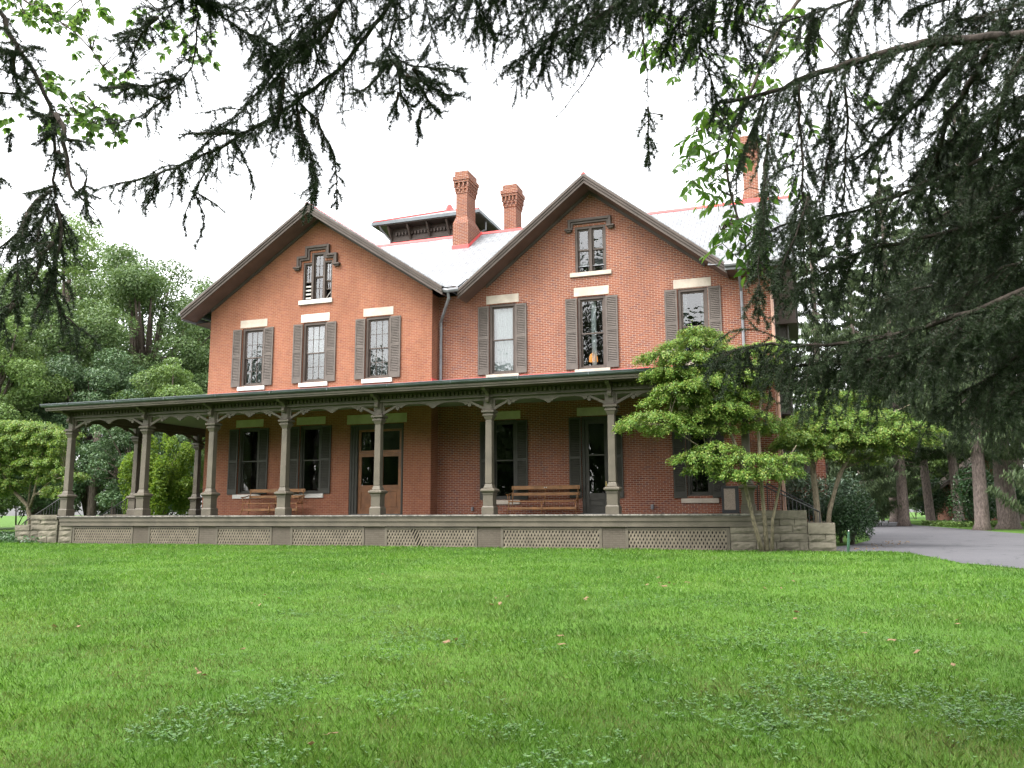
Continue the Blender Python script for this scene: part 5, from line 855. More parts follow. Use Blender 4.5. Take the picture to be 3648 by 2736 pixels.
# ---------------------------------------------------------------- foliage builders
def crown_points(clumps, per, shell=.35, up=.25, rng=RNG):
    """leaf centres + outward normals scattered over ellipsoid clumps; clumps = [(x,y,z,rx,ry,rz)]"""
    cl = np.array(clumps, float); area = cl[:, 3]*cl[:, 4]+cl[:, 3]*cl[:, 5]; n = np.maximum(6, (per*area/area.sum()).astype(int))
    c = np.repeat(cl, n, 0); u = unit(rng.normal(size=(len(c), 3))); u[:, 2] = np.where(rng.random(len(c)) < up, np.abs(u[:, 2]), u[:, 2])
    r = 1-shell*np.abs(rng.normal(size=(len(c), 1)))*.8
    r = np.clip(r, .15, 1.1)
    return c[:, :3]+u*r*c[:, 3:6], u
def foliage(name, clumps, per, size, mat, parent, aspect=.6, droop=.3, shell=.35, up=.25, rng=RNG):
    P, N = crown_points(clumps, per, shell, up, rng)
    nn = unit(N*.55+rng.normal(size=N.shape)*.55+np.array([0, 0, .45]))
    D = np.cross(nn, rng.normal(size=N.shape)); D = unit(D)+N*.3; D[:, 2] -= droop
    L = size*rng.uniform(.65, 1.35, len(P)); V, F = leaf_arrays(P, D, nn, L, L*aspect)
    return arr_mesh(name, V, F, mat, parent)
def trunk_obj(name, tubes, mat, parent, n=7):
    b = MB()
    for pts, rad in tubes: b.tube(pts, rad, n)
    return b.build(name, mat, parent, smooth=True)

def deciduous(x, y, h, cr, seed, mat, label, per=26000, size=.26, z0=.42, bot=.25, bark='bark', group=None, cat='tree', trunk=True, lobes=64, name='broadleaf_tree'):
    rng = np.random.default_rng(seed); t = thing(name, (x, y, z0), label, cat, group)
    cl = []; cz = z0+h*(bot+1)/2; hz = h*(1-bot)/2
    for i in range(lobes):
        u = unit(rng.normal(size=3)); k = rng.uniform(.4, .9)
        taper = 1-.25*max(0, u[2])
        r = cr*rng.uniform(.13, .28)
        cl.append((x+u[0]*cr*k*taper, y+u[1]*cr*k*taper, cz+u[2]*hz*k, r, r, r*rng.uniform(.55, .8)))
    foliage('crown', cl, per, size, mat, t, rng=rng)
    tb = [([(x, y, z0-.2), (x+rng.normal()*.1, y, z0+h*bot), (x+rng.normal()*.4, y, z0+h*.75)], [h*.028, h*.02, h*.006])]
    for c in cl[::2]: tb.append(([(x, y, z0+h*rng.uniform(bot*.8, .55)), (x+(c[0]-x)*.5, y+(c[1]-y)*.5, (c[2]+z0+h*.4)*.5), c[:3]], [h*.011, h*.006, h*.002]))
    if trunk: trunk_obj('trunk', tb, M[bark], t, 6)
    return t

def spruce(x, y, h, cr, seed, label, z0=.42, bare=4.5, tr=.35, per=30000, group=None, lean=0., bark='barkrose', size=.30):
    rng = np.random.default_rng(seed); t = thing('spruce_tree', (x, y, z0), label, 'tree', group)
    P = []; D = []; N = []; tb = [([(x-.05, y, z0-.2), (x, y, z0+.35), (x+lean*.3, y, z0+h*.3), (x+lean, y, z0+h)], [tr*1.75, tr*1.12, tr*.8, .04])]
    nb = int((h-bare)/.30)
    for i in range(nb):
        f = (i+rng.random())/nb; z = z0+bare+(h-bare)*f; R = cr*(1-f)**.8*rng.uniform(.7, 1.15)+.3
        for k in range(2):
            a = rng.random()*6.283; ux, uy = math.cos(a), math.sin(a); xx = x+lean*(z-z0)/h
            s = np.sqrt(rng.random(max(10, int(2.6*per*R/cr/nb))))
            zc = z-.30*R*np.sin(s*2.4)+.12*R*s*s*2
            lat = rng.normal(size=len(s))*.16*R*(1.1-s*.6)
            px = xx+ux*R*s-uy*lat; py = y+uy*R*s+ux*lat
            P.append(np.stack([px, py, zc-rng.random(len(s))*size*.8], -1)); D.append(np.stack([ux*.35+rng.normal(size=len(s))*.25, uy*.35+rng.normal(size=len(s))*.25, -np.ones(len(s))*rng.uniform(.5, 1.2, len(s))], -1))
            N.append(rng.normal(size=(len(s), 3)))
            if i % 2 == 0: tb.append(([(xx, y, z), (xx+ux*R*.45, y+uy*R*.45, z-.26*R), (xx+ux*R*.95, y+uy*R*.95, z-.08*R)], [.05, .03, .008]))
    P = np.concatenate(P); D = np.concatenate(D); N = np.concatenate(N); L = size*rng.uniform(.5, 1.4, len(P))
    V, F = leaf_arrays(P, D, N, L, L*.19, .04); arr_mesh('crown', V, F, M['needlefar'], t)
    # a few dead twigs low on the trunk
    for k in range(10):
        a = rng.random()*6.283; z = z0+bare*rng.uniform(.5, 1); l_ = rng.uniform(.5, 1.4); tb.append(([(x, y, z), (x+math.cos(a)*l_, y+math.sin(a)*l_, z-.2*l_)], [.03, .006]))
    trunk_obj('trunk', tb, M[bark], t, 8)
    return t

def dogwood(base, stems, sprays, label, seed, per=3000, size=.068, bark='barkpale', group=None):
    rng = np.random.default_rng(seed); t = thing('dogwood_tree', base, label, 'tree', group)
    P = []; N = []; tb = []; Dd = []
    for st in stems: tb.append((st[0], st[1]))
    tips = [s for st in stems for s in [Vector(p) for p in st[0][1:]]]
    for sx, sy, sz, r in sprays:
        r *= 1.34
        c = Vector((sx, sy, sz))
        a = min(tips, key=lambda p: (p-c).length+(2.0 if p.z > c.z+.05 else 0))
        mid = (a*.45+c*.55); mid.z = min(mid.z, c.z-.02)
        tb.append(([a, mid, c], [.022, .013, .005]))
        n = int(per*max(.25, r*r)*1.25); ang = rng.random(n)*6.283; rr = r*np.sqrt(rng.random(n))*rng.uniform(.75, 1.1, n)
        # sprays break into finger-like twigs
        k = 9; ang = np.round(ang/(6.283/k)+rng.normal(size=n)*.16)*(6.283/k)+rng.normal()*1.0+rng.normal(size=n)*.10
        dx = np.cos(ang)*rr; dy = np.sin(ang)*rr*.9; dz = -.55*(rr/r)**2*r*.45+rng.normal(size=n)*.055-np.abs(rng.normal(size=n))*.05
        P.append(np.stack([sx+dx, sy+dy, sz+dz], -1)); N.append(unit(np.stack([rng.normal(size=n)*.35, rng.normal(size=n)*.35-.1, np.ones(n)], -1)))
        Dd.append(np.stack([np.cos(ang)+rng.normal(size=n)*.4, np.sin(ang)+rng.normal(size=n)*.4, -.55+rng.normal(size=n)*.35], -1))
        for q in range(k):
            an = q*6.283/k; tb.append(([c, c+Vector((math.cos(an)*r*.8, math.sin(an)*r*.75, -.16*r))], [.005, .002]))
    P = np.concatenate(P); N = np.concatenate(N); Dd = np.concatenate(Dd); L = size*rng.uniform(.6, 1.35, len(P))
    V, F = leaf_arrays(P, Dd, N, L, L*.55, .1); arr_mesh('crown', V, F, M['leafdog'], t)
    trunk_obj('trunk', tb, M[bark], t, 6)
    return t

def shrub(name, x, y, rx, ry, h, mat, label, seed, per=9000, size=.05, lobes=16, z0=.42, cat='shrub', stems=5, loose=False, group=None):
    rng = np.random.default_rng(seed); t = thing(name, (x, y, z0), label, cat, group); cl = []
    for i in range(lobes):
        u = unit(rng.normal(size=3)); u[2] = abs(u[2]); k = rng.uniform(.3, .72); r = rng.uniform(.28, .42)
        if loose: k = rng.uniform(.35, .95); r = rng.uniform(.13, .27)
        cl.append((x+u[0]*rx*k, y+u[1]*ry*k, z0+h*.32+u[2]*h*.55*k/.72, rx*r, ry*r, h*r*.75))
    foliage('crown', cl, per, size, M[mat], t, aspect=.5 if mat != 'rhodo' else .32, rng=rng, shell=.3)
    trunk_obj('trunk', [([(x+rng.normal()*.06, y+rng.normal()*.06, z0-.1), (x+rng.normal()*rx*.2, y+rng.normal()*ry*.2, z0+h*.4), (x+rng.normal()*rx*.35, y+rng.normal()*ry*.35, z0+h*.8)], [.035, .022, .006]) for _ in range(stems)], M['bark'], t, 5)
    return t

# ---------------------------------------------------------------- near boughs of the overhanging spruces
def seg_prisms(A, B, ra, rb):
    d = unit(B-A); ref = np.where(np.abs(d[:, 2:3]) < .9, np.array([[0, 0, 1.]]), np.array([[1., 0, 0]])); s = unit(np.cross(d, ref)); u = np.cross(s, d)
    vs = []
    for P, r in ((A, ra), (B, rb)):
        for k in range(3): q = 2*math.pi*k/3; vs.append(P+(s*math.cos(q)+u*math.sin(q))*r[:, None])
    V = np.stack(vs, 1).reshape(-1, 3); o = np.arange(len(A))[:, None]*6
    F = np.concatenate([o+np.array([[0, 1, 4, 3]]), o+np.array([[1, 2, 5, 4]]), o+np.array([[2, 0, 3, 5]])], 0)
    return V, F
def needles(A, B, dens, ln, rng, wd=.003):
    d = B-A; L = np.linalg.norm(d, axis=1); n = np.maximum(1, (L*dens).astype(int)); i = np.repeat(np.arange(len(A)), n)
    t = rng.random(len(i))[:, None]; P = A[i]+d[i]*t; ax = unit(d[i]); rad = unit(np.cross(ax, rng.normal(size=P.shape)))
    D = unit(rad+ax*rng.uniform(.25, .9, len(i))[:, None]); l = ln*rng.uniform(.7, 1.2, len(i))[:, None]
    s = unit(np.cross(D, rng.normal(size=P.shape)))*wd*.5
    V = np.stack([P-s, P+s, P+D*l], 1).reshape(-1, 3); return V, np.arange(len(P)*3).reshape(-1, 3)
def resample(pts, step):
    P = np.array(pts, float); seg = np.linalg.norm(np.diff(P, axis=0), axis=1); s = np.concatenate([[0], np.cumsum(seg)]); n = max(2, int(s[-1]/step)+1)
    q = np.linspace(0, s[-1], n); return np.stack([np.interp(q, s, P[:, k]) for k in range(3)], -1), s[-1]
def smooth_path(pts):
    P = np.array(pts, float)
    for _ in range(2):
        if len(P) < 3: break
        Q = [P[0]]
        for a, b in zip(P, P[1:]): Q += [a*.75+b*.25, a*.25+b*.75]
        P = np.array(Q+[P[-1]])
    return P
def bough(spec, parent, rng, label=None, dens=900, nl=.023, gap=.9):
    r0, sp, ln, hang, bare, pre, pts = spec
    path = smooth_path(pts); R, tot = resample(path, .04)
    rad = r0*(1-.86*np.linspace(0, 1, len(R)))+.0018
    b = MB(); jit = R+rng.normal(size=R.shape)*.006; jit[0] = R[0]; b.tube([tuple(p) for p in jit[::2]], list(rad[::2]), 6)
    skip = 0
    if pre: skip = np.linalg.norm(np.array(pts[1])-np.array(pts[0]))*.9
    A = []; B_ = []; W0 = []; need = []
    s = skip
    k = 0
    while s < tot:
        f = s/tot; i = min(len(R)-2, int(f*(len(R)-1))); p = R[i]; tan = unit((R[i+1]-R[max(0, i-1)])[None])[0]
        side = np.cross(tan, [0, 0, 1.]); side = side/max(1e-6, np.linalg.norm(side))
        sg = 1 if k % 2 else -1; k += 1
        L = ln*rng.uniform(.45, 1.15)*(1 if bare == 0 else .5)*(.55+.45*min(1, (tot-s)/.5))
        d = side*sg*rng.uniform(.3, 1.)+tan*rng.uniform(.2, .9)+np.array([0, 0, -hang*rng.uniform(.1, 1.3)+.15*(rng.random() < .25)])+rng.normal(size=3)*.18
        d /= np.linalg.norm(d); q = p.copy(); m = 4
        for j in range(m):
            nx = q+d*L/m; A.append(q); B_.append(nx); W0.append(.0034*(1-j/m)+.0012); need.append(0 if bare and j < 2 else 1)
            # short shoots
            if not (bare and j < 2):
                for _ in range(2):
                    e = d*.7+rng.normal(size=3)*.55; e[2] -= hang*.35; e /= np.linalg.norm(e); ll = L*rng.uniform(.15, .34)
                    A.append(nx); B_.append(nx+e*ll); W0.append(.0014); need.append(1)
            q = nx; d = d+np.array([0, 0, -hang*.28]); d /= np.linalg.norm(d)
        s += sp*gap*rng.uniform(.5, 1.5)*(1 if bare == 0 else 1.6)
    A = np.array(A); B_ = np.array(B_); W0 = np.array(W0); need = np.array(need, bool)
    o = b.build('bough', M['barkdark'], parent, smooth=True)
    V, F = seg_prisms(A, B_, W0, W0*.7); arr_mesh('twigs', V, F, M['barkdark'], o)
    a, c = A[need], B_[need]
    if not bare:
        i0 = int(len(R)*max(.25, skip/tot)); a = np.concatenate([a, R[i0:-1]]); c = np.concatenate([c, R[i0+1:]])
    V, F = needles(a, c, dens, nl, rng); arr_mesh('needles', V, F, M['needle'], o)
    return o
def near_spruce(x, y, h, r, specs, label, seed, dens=900, gap=.72):
    rng = np.random.default_rng(seed); z0 = float(ground_z(y)); t = thing('spruce_tree', (x, y, z0), label, 'tree')
    trunk_obj('trunk', [([(x, y, z0-.2), (x, y, z0+.3), (x, y, z0+h*.5), (x, y, z0+h)], [r*1.5, r*1.05, r*.8, .05])], M['barkdark'], t, 10)
    for s in specs: bough(s, t, rng, dens=dens, gap=gap)
    return t
near_spruce(2.6, 5.3, 14, .20, BOUGHS_NEAR_RIGHT, 'dark spruce whose heavy boughs hang across the driveway side of the view', 11)
near_spruce(.9, -2.3, 15, .24, BOUGHS_OVERHEAD, 'dark spruce boughs hanging overhead against the white sky above the left gable', 12, gap=.8)
near_spruce(-5.4, 2.2, 13, .18, BOUGHS_NEAR_LEFT, 'spruce with one bare drooping limb at the far left edge of the view', 13, gap=.85)

def leafy_branch(data, trunk_xy, name, label, mat, seed, n=5, L=.105, asp=.42, lobed=False, r=.016):
    rng = np.random.default_rng(seed); z0 = float(ground_z(trunk_xy[1])); t = thing(name, (trunk_xy[0], trunk_xy[1], z0), label, 'tree')
    tb = [([(trunk_xy[0], trunk_xy[1], z0-.2), (trunk_xy[0]+.1, trunk_xy[1], z0+3), (trunk_xy[0], trunk_xy[1], 9)], [.16, .12, .05])]
    for i, st in enumerate(data['stems']):
        P = smooth_path(([[trunk_xy[0], trunk_xy[1], st[0][2]-.4]] if i == 0 else [])+st)
        tb.append(([tuple(p) for p in P], list(np.linspace(r if i == 0 else .007, .003, len(P)))))
    P = []; D = []; N = []; Ls = []
    for c in data['leaves']:
        c = np.array(c); a0 = rng.random()*6.283; hd = np.array([math.cos(a0), math.sin(a0), -.75]); hd /= np.linalg.norm(hd)
        sd = unit(np.cross(hd, [0, 0, 1.])[None])[0]
        ln = L*1.5
        for k in range(n):   # a compound leaf / leaf bunch hanging from its stalk
            f = (k//2)/max(1, (n-1)/2); sg = 0 if k == n-1 else (1 if k % 2 else -1)
            d = hd*.75+sd*sg*.9+rng.normal(size=3)*.22+np.array([0, 0, -.35]); d /= np.linalg.norm(d)
            p0 = c+hd*ln*(f-.4); l_ = L*rng.uniform(.75, 1.25)
            P.append(p0+d*l_*.55); D.append(d); N.append(np.array([rng.normal()*.5, rng.normal()*.5-.3, .8])); Ls.append(l_)
        near = min((np.linalg.norm(np.array(q)-c), tuple(q)) for st in data['stems'] for q in st)[1]
        mid = (np.array(near)+c)/2+np.array([0, 0, .05]); tb.append(([near, tuple(mid), tuple(c), tuple(c+hd*ln*.6)], [.004, .003, .0022, .0015]))
    P = np.array(P); D = np.array(D); N = np.array(N); Ls = np.array(Ls)
    if lobed:     # palmate: three blades from one point
        P2, D2, N2, L2 = [], [], [], []
        Dn = unit(D); S_ = unit(np.cross(Dn, N))
        for an, k in ((0, 1.), (.75, .8), (-.75, .8)):
            dd = Dn*math.cos(an)+S_*math.sin(an); P2.append(P-Dn*Ls[:, None]*.4+dd*Ls[:, None]*.45*k); D2.append(dd); N2.append(N); L2.append(Ls*k)
        P, D, N, Ls = map(np.concatenate, (P2, D2, N2, L2))
    # six-sided leaf blades
    Dn = unit(D); S_ = unit(np.cross(Dn, N)); U = np.cross(S_, Dn); L_ = Ls[:, None]; w = L_*asp*.5
    V = np.stack([P-Dn*L_*.5, P-Dn*L_*.22+S_*w*.85+U*L_*.05, P+Dn*L_*.12+S_*w*.8+U*L_*.04, P+Dn*L_*.5-U*L_*.10, P+Dn*L_*.12-S_*w*.8+U*L_*.04, P-Dn*L_*.22-S_*w*.85+U*L_*.05], 1).reshape(-1, 3)
    F = np.arange(len(P)*6).reshape(-1, 6)
    arr_mesh('leaves', V, F, M[mat], t); trunk_obj('trunk', tb, M['bark'], t, 6)
    return t
leafy_branch(BROAD, (2.9, 8.0), 'hickory_tree', 'bright green broad compound leaves hanging among dark spruce boughs over the right roof', 'leafash', 21, 7, .092, .44, r=.02)
leafy_branch(MAPLE, (-7.0, 1.8), 'maple_tree', 'maple sprays with small lobed leaves against the white sky at the far upper left', 'leafmaple', 22, 4, .075, .6, True, r=.012)

# ---------------------------------------------------------------- dogwoods, shrubs
zg = .42
dogwood((-1.2, 24.45, zg), [
    ([(-1.22, 24.4, zg-.1), (-1.42, 24.3, 1.2), (-1.62, 24.2, 2.3), (-1.75, 24.15, 3.2), (-2.2, 24.2, 4.4), (-2.7, 24.3, 5.5), (-2.9, 24.4, 6.2)], [.075, .06, .055, .05, .035, .02, .01]),
    ([(-1.12, 24.45, zg-.1), (-1.15, 24.45, 1.4), (-1.2, 24.5, 2.8), (-1.2, 24.6, 4.0), (-1.0, 24.7, 5.2), (-.8, 24.7, 5.8)], [.08, .062, .055, .045, .025, .01]),
    ([(-1.0, 24.45, zg-.1), (-.93, 24.4, 1.3), (-.7, 24.35, 2.2), (-.45, 24.2, 2.9), (-.2, 24.1, 3.3)], [.06, .045, .035, .022, .01]),
    ([(-1.65, 24.2, 2.4), (-2.6, 23.9, 3.2), (-3.6, 23.5, 3.9), (-4.4, 23.3, 4.05)], [.035, .025, .015, .006])],
    DOG_FRONT, 'layered bright green dogwood on several pale stems before the stone steps', 31)
dogwood((.35, 27.9, zg), [
    ([(.32, 27.95, zg-.1), (.28, 27.9, 1.3), (.22, 27.8, 2.6), (.2, 27.7, 3.6), (.0, 27.6, 4.6)], [.13, .11, .10, .07, .03]),
    ([(.45, 27.9, zg-.1), (.62, 27.85, 1.5), (.95, 27.8, 2.6), (1.5, 27.8, 3.5), (2.2, 27.8, 4.3), (3.1, 27.8, 4.7)], [.09, .075, .06, .05, .03, .012]),
    ([(.6, 27.85, 1.6), (1.1, 28.2, 2.8), (1.3, 28.5, 4.2)], [.05, .035, .012])],
    DOG_REAR, 'spreading dogwood on a dark leaning trunk behind the stone steps beside the driveway', 32)
dogwood((-32.5, 28.5, zg), [
    ([(-32.45, 28.5, zg-.1), (-32.55, 28.5, 1.3), (-32.75, 28.5, 1.9), (-33.6, 28.4, 2.6), (-34.4, 28.4, 3.5), (-34.8, 28.4, 4.6)], [.13, .10, .085, .07, .04, .015]),
    ([(-32.6, 28.5, 1.8), (-32.3, 28.4, 2.4), (-32.0, 28.3, 3.6), (-31.7, 28.2, 4.8)], [.08, .06, .04, .012]),
    ([(-32.7, 28.5, 1.9), (-32.8, 28.6, 3.0), (-33.0, 28.7, 4.6)], [.05, .035, .012]),
    ([(-32.3, 28.4, 2.3), (-31.0, 28.1, 3.0), (-29.9, 27.7, 3.5)], [.04, .025, .008])],
    DOG_WEST, 'full rounded dogwood standing in ivy at the far left end of the porch', 33, per=1900, size=.08)
shrub('boxwood_shrub', 1.35, 30.0, 1.0, 1.1, 1.75, 'box', 'clipped dark boxwood mound beside the stone steps at the edge of the driveway', 41, 14000, .065, 18)
shrub('rhododendron_shrub', -.1, 30.6, 1.5, 1.0, 2.45, 'rhodo', 'rhododendron with pale shiny leaves in front of the brick bay', 42, 4200, .14, 16)
shrub('rhododendron_shrub', 1.0, 31.6, 1.1, .9, 2.5, 'rhodo', 'rhododendron with pale shiny leaves behind the boxwood mound', 43, 3200, .14, 12)
shrub('tall_shrub', -29.9, 33.2, 1.9, 1.5, 5.0, 'leaflime', 'tall yellow-green shrub glowing behind the side porch columns', 44, 20000, .13, 46, stems=12, loose=True)
shrub('tall_shrub', -28.6, 38.5, 1.8, 1.6, 5.2, 'leafmid', 'dark dense shrub filling the gap behind the corner of the porch', 45, 18000, .13, 46, stems=9, loose=True)
shrub('tall_shrub', -32.2, 34.6, .9, .9, 3.6, 'leaflime', 'smaller yellow-green shrub at the left of the glowing one', 46, 9000, .12, 30, stems=8, loose=True)

# ---------------------------------------------------------------- trees beyond the house on the left
G = 'broadleaf trees beyond the porch'
def at(px, depth):     # bearing in degrees left of the facade normal -> point on the ground
    a = math.radians(px); return -depth*math.sin(a), depth*math.cos(a)
for (a, d, h, cr, seed, mat, lab, per, sz) in [
    (47.5, 82, 29.0, 9.5, 51, 'leafmid', 'tallest green tree, paled as by haze, on the far left skyline', 34000, .36),
    (53.5, 78, 27.0, 8.5, 52, 'leafmid', 'tall tree, paled as by haze, at the far left edge behind the drooping spruce limb', 26000, .36),
    (43.0, 70, 24.0, 8.0, 53, 'leafdeep', 'broad dark tree rising left of the left gable eave', 36000, .30),
    (38.6, 80, 24.5, 7.2, 54, 'leafdeep', 'rounded tree just behind the left eave of the house', 24000, .33),
    (48.5, 64, 17.5, 5.6, 55, 'leafdeep', 'dark mid-height tree between the porch corner and the tall trees', 24000, .27),
    (51.2, 58, 14.5, 4.4, 56, 'leafmid', 'light green young tree left of the porch roof corner', 22000, .22),
    (41.5, 58, 12.0, 4.0, 57, 'leafmid', 'small light green tree above the porch roof beside the brick corner', 18000, .23),
    (45.8, 60, 12.0, 5.0, 58, 'leafblue', 'bluish green tree seen through the first porch bay', 26000, .22),
    (43.4, 54, 8.0, 3.4, 59, 'leafblue', 'low bluish green tree behind the second porch bay', 16000, .20),
    (50.5, 60, 9.0, 4.2, 60, 'leafblue', 'low bluish green tree behind the left dogwood', 14000, .20),
    (56.5, 60, 14.0, 4.8, 61, 'leafmid', 'green tree cut by the left edge of the view', 16000, .25),
    (39.8, 66, 14.5, 4.8, 62, 'leafdeep', 'dark tree close behind the brick corner of the house', 20000, .27)]:
    x, y = at(a, d); deciduous(x, y, h, cr, seed, M[mat], lab, int(per*1.9), sz*.66, group=G, bot=.03 if h < 15 else .14)
for k, (a, d) in enumerate([(37.5, 70), (39.5, 74), (41.5, 70), (43.5, 76), (45.5, 72), (47.5, 75), (49.5, 72), (51.5, 76), (53.5, 70), (55.5, 74), (58, 68), (61, 62), (64, 58), (55, 60), (-3.2, 112), (-4.6, 118), (-6.2, 110)]):
    x, y = at(a, d); shrub('undergrowth_shrub', x, y, 3.4, 2.4, 4.2+(k % 3)*.6, 'leafdeep', 'dark undergrowth shrub closing the gap under the broadleaf trees', 400+k, 7000, .22, 30, loose=True, group='undergrowth beneath the broadleaf trees')
x, y = at(45.6, 57); t = thing('tree_trunk', (x, y, .42), 'stout bare grey trunk standing behind the porch corner', 'tree'); trunk_obj('trunk', [([(x, y, .2), (x, y, 1), (x+.05, y, 3.0), (x+.1, y, 6.5)], [.33, .26, .24, .2])], M['bark'], t, 12)
x, y = at(44.4, 57); t = thing('tree_trunk', (x, y, .42), 'thinner bare trunk behind the first side porch column', 'tree'); trunk_obj('trunk', [([(x, y, .2), (x, y, 1), (x+.05, y, 3), (x, y, 6)], [.22, .17, .15, .12])], M['bark'], t, 12)

# ---------------------------------------------------------------- spruces along the driveway
G = 'spruces along the driveway'
for (x, y, h, cr, seed, lab, bare, tr, per, lean) in [
    (10.75, 55.0, 26, 4.6, 71, 'big spruce with a flared rosy trunk nearest the right edge of the driveway', 5.0, .50, 17000, -.5),
    (8.65, 70.5, 27, 4.4, 72, 'spruce with a slim bare trunk leaning at the driveway bend, leftmost of the island pair', 5.5, .30, 15000, -1.2),
    (9.75, 65.0, 26, 4.2, 73, 'spruce with a slim bare trunk right beside the leaning one on the driveway island', 5.6, .29, 14000, -.9),
    (8.9, 52.0, 25, 4.4, 74, 'spruce with spreading roots at the driveway edge in front of the brick cottage', 5.5, .34, 14000, .4),
    (7.6, 86.0, 26, 4.6, 75, 'distant spruce with a stout trunk on the far lawn beyond the driveway', 3.8, .42, 13000, 0),
    (1.2, 62.0, 24, 4.8, 76, 'weeping spruce rising just behind the right end of the house', 1.2, .35, 24000, 0),
    (4.3, 74.0, 25, 5.0, 77, 'weeping spruce behind the driveway left of the slim trunks', 2.5, .38, 22000, 0),
    (14.5, 50.0, 25, 4.8, 78, 'dense spruce at the right edge beyond the driveway', 2.0, .40, 18000, 0),
    (6.2, 64.0, 27, 4.6, 68, 'weeping spruce overhanging the near bend of the driveway', 4.5, .33, 18000, 0),
    (11.8, 92.0, 28, 5.2, 69, 'tall dark spruce filling the gap beyond the slim trunks', 2.5, .4, 16000, 0),
    (15.0, 72.0, 28, 5.2, 79, 'tall spruce behind the brick cottage', 3.0, .4, 16000, 0)]:
    spruce(x, y, h, cr, seed, lab, bare=bare, tr=tr, per=per, lean=lean, group=G)
G = 'far trees closing the end of the driveway'
for (x, y, h, cr, seed, mat, lab, per) in [
    (4.6, 118, 17, 6.5, 81, 'leafdeep', 'round dark tree closing the far end of the driveway', 16000),
    (-2.5, 100, 18, 6.5, 82, 'leafdeep', 'dark tree behind the weeping spruce at the house end', 14000),
    (11.5, 122, 18, 6.5, 83, 'leafdeep', 'dark tree behind the distant stout trunk', 14000),
    (20, 112, 20, 7, 84, 'leafdeep', 'dark tree far behind the brick cottage roof', 14000),
    (12.6, 84, 8, 3.5, 85, 'leafmid', 'small lighter tree between the two slim spruce trunks', 9000),
    (7.0, 135, 17, 7, 87, 'leafdeep', 'dark tree at the very end of the driveway, behind the round one', 12000),
    (27, 95, 20, 7, 86, 'leafdeep', 'dark tree at the far right edge behind the spruces', 12000)]:
    deciduous(x, y, h, cr, seed, M[mat], lab, per, .38, group=G, bot=.02 if h > 10 else .1)
G = 'shrubs under the driveway spruces'
for (x, y, rx, h, seed, lab) in [(10.0, 60, 1.9, 4.2, 91, 'dark shrub between the root-flared spruce and the big rosy trunk'), (12.6, 58, 1.9, 3.8, 92, 'dark shrub right behind the big rosy trunk'),
                                 (6.9, 90, 1.3, 3.6, 93, 'small dark evergreen beside the distant stout trunk'), (9.6, 76, 1.9, 4.0, 94, 'dark shrub behind the slim leaning trunk'), (11.2, 66, 1.4, 3.0, 95, 'low dark shrub beside the brick cottage')]:
    shrub('dark_shrub', x, y, rx, rx, h, 'box', lab, seed, 7000, .16, 14, group=G)
# young trees on the far lawn
for x, lab in ((3.1, 'thin young tree on the far sunlit lawn, nearer the house'), (3.9, 'thin young tree on the far sunlit lawn, nearer the distant spruce')):
    deciduous(x+.4, 96, 6.5, 1.5, 97+int(x), M['leafmid'], lab, 3500, .28, bot=.32, lobes=12, group='young trees on the far lawn')
# trees behind the viewer: they show mirrored in the window panes
G = 'trees facing the house'
for (x, y, h, cr, seed) in [(-26, -26, 16, 5.5, 101), (-10, -30, 28, 5, 102), (-21, -31, 34, 5, 103), (-31.6, -30, 20, 5, 116), (-46, -28, 22, 5, 117), (-59, -26, 22, 6, 118), (15, -26, 18, 6, 104), (-38, -20, 14, 6, 105), (-5, -42, 20, 6.5, 106), (27, -12, 18, 6, 107), (-20, -30, 17, 6, 108), (-9, -27, 15, 5.5, 109), (-31, -30, 17, 6, 110), (9, -24, 16, 5.5, 111), (-45, -8, 15, 6, 112), (2, -34, 20, 6, 113), (8, -42, 21, 7, 114), (-34, -14, 12, 5, 115)]:
    deciduous(x, y, h, cr, seed, M['leafdeep'], 'tree across the lawn facing the porch', 12000, .6, z0=0, group=G, bot=.03)

# ---------------------------------------------------------------- ground cover, lawn grass
def groundcover(name, poly, n, h, size, mat, label, rng):
    P = np.array(poly); lo, hi = P.min(0), P.max(0); x = rng.uniform(lo[0], hi[0], n*2); y = rng.uniform(lo[1], hi[1], n*2); k = in_poly(x, y, poly); x, y = x[k][:n], y[k][:n]
    z = ground_z(y)+rng.random(len(x))*h; C_ = np.stack([x, y, z], -1); N = unit(rng.normal(size=C_.shape)*.5+np.array([0, -.2, 1])); D = rng.normal(size=C_.shape); D[:, 2] *= .3
    L = size*rng.uniform(.6, 1.3, len(x)); V, F = leaf_arrays(C_, D, N, L, L*.75, .1); tag(arr_mesh(name, V, F, M[mat]), label, kind='stuff')
groundcover('ivy', [(-36, 27.3), (-33.2, 26.3), (-30.8, 25.2), (-28.2, 24.2), (-27.0, 24.6), (-29.2, 25.2), (-29.5, 29.5), (-34, 31.5), (-38, 31)], 9000, .28, .10, 'box', 'dark ivy around the foot of the left dogwood', RNG)
groundcover('pachysandra', [(7.6, 67.5), (8.9, 60), (10, 63), (13, 60), (13.5, 70), (9, 74)], 5000, .3, .22, 'leafmid', 'low ground cover under the slim spruces', RNG)
groundcover('mulch_leaves', [(.6, 25.6), (1.0, 27.4), (2.1, 31), (2.6, 34), (3.4, 33), (2.4, 28), (1.6, 26)], 260, .02, .07, 'straw', 'brown leaf litter blown along the driveway edge', RNG)

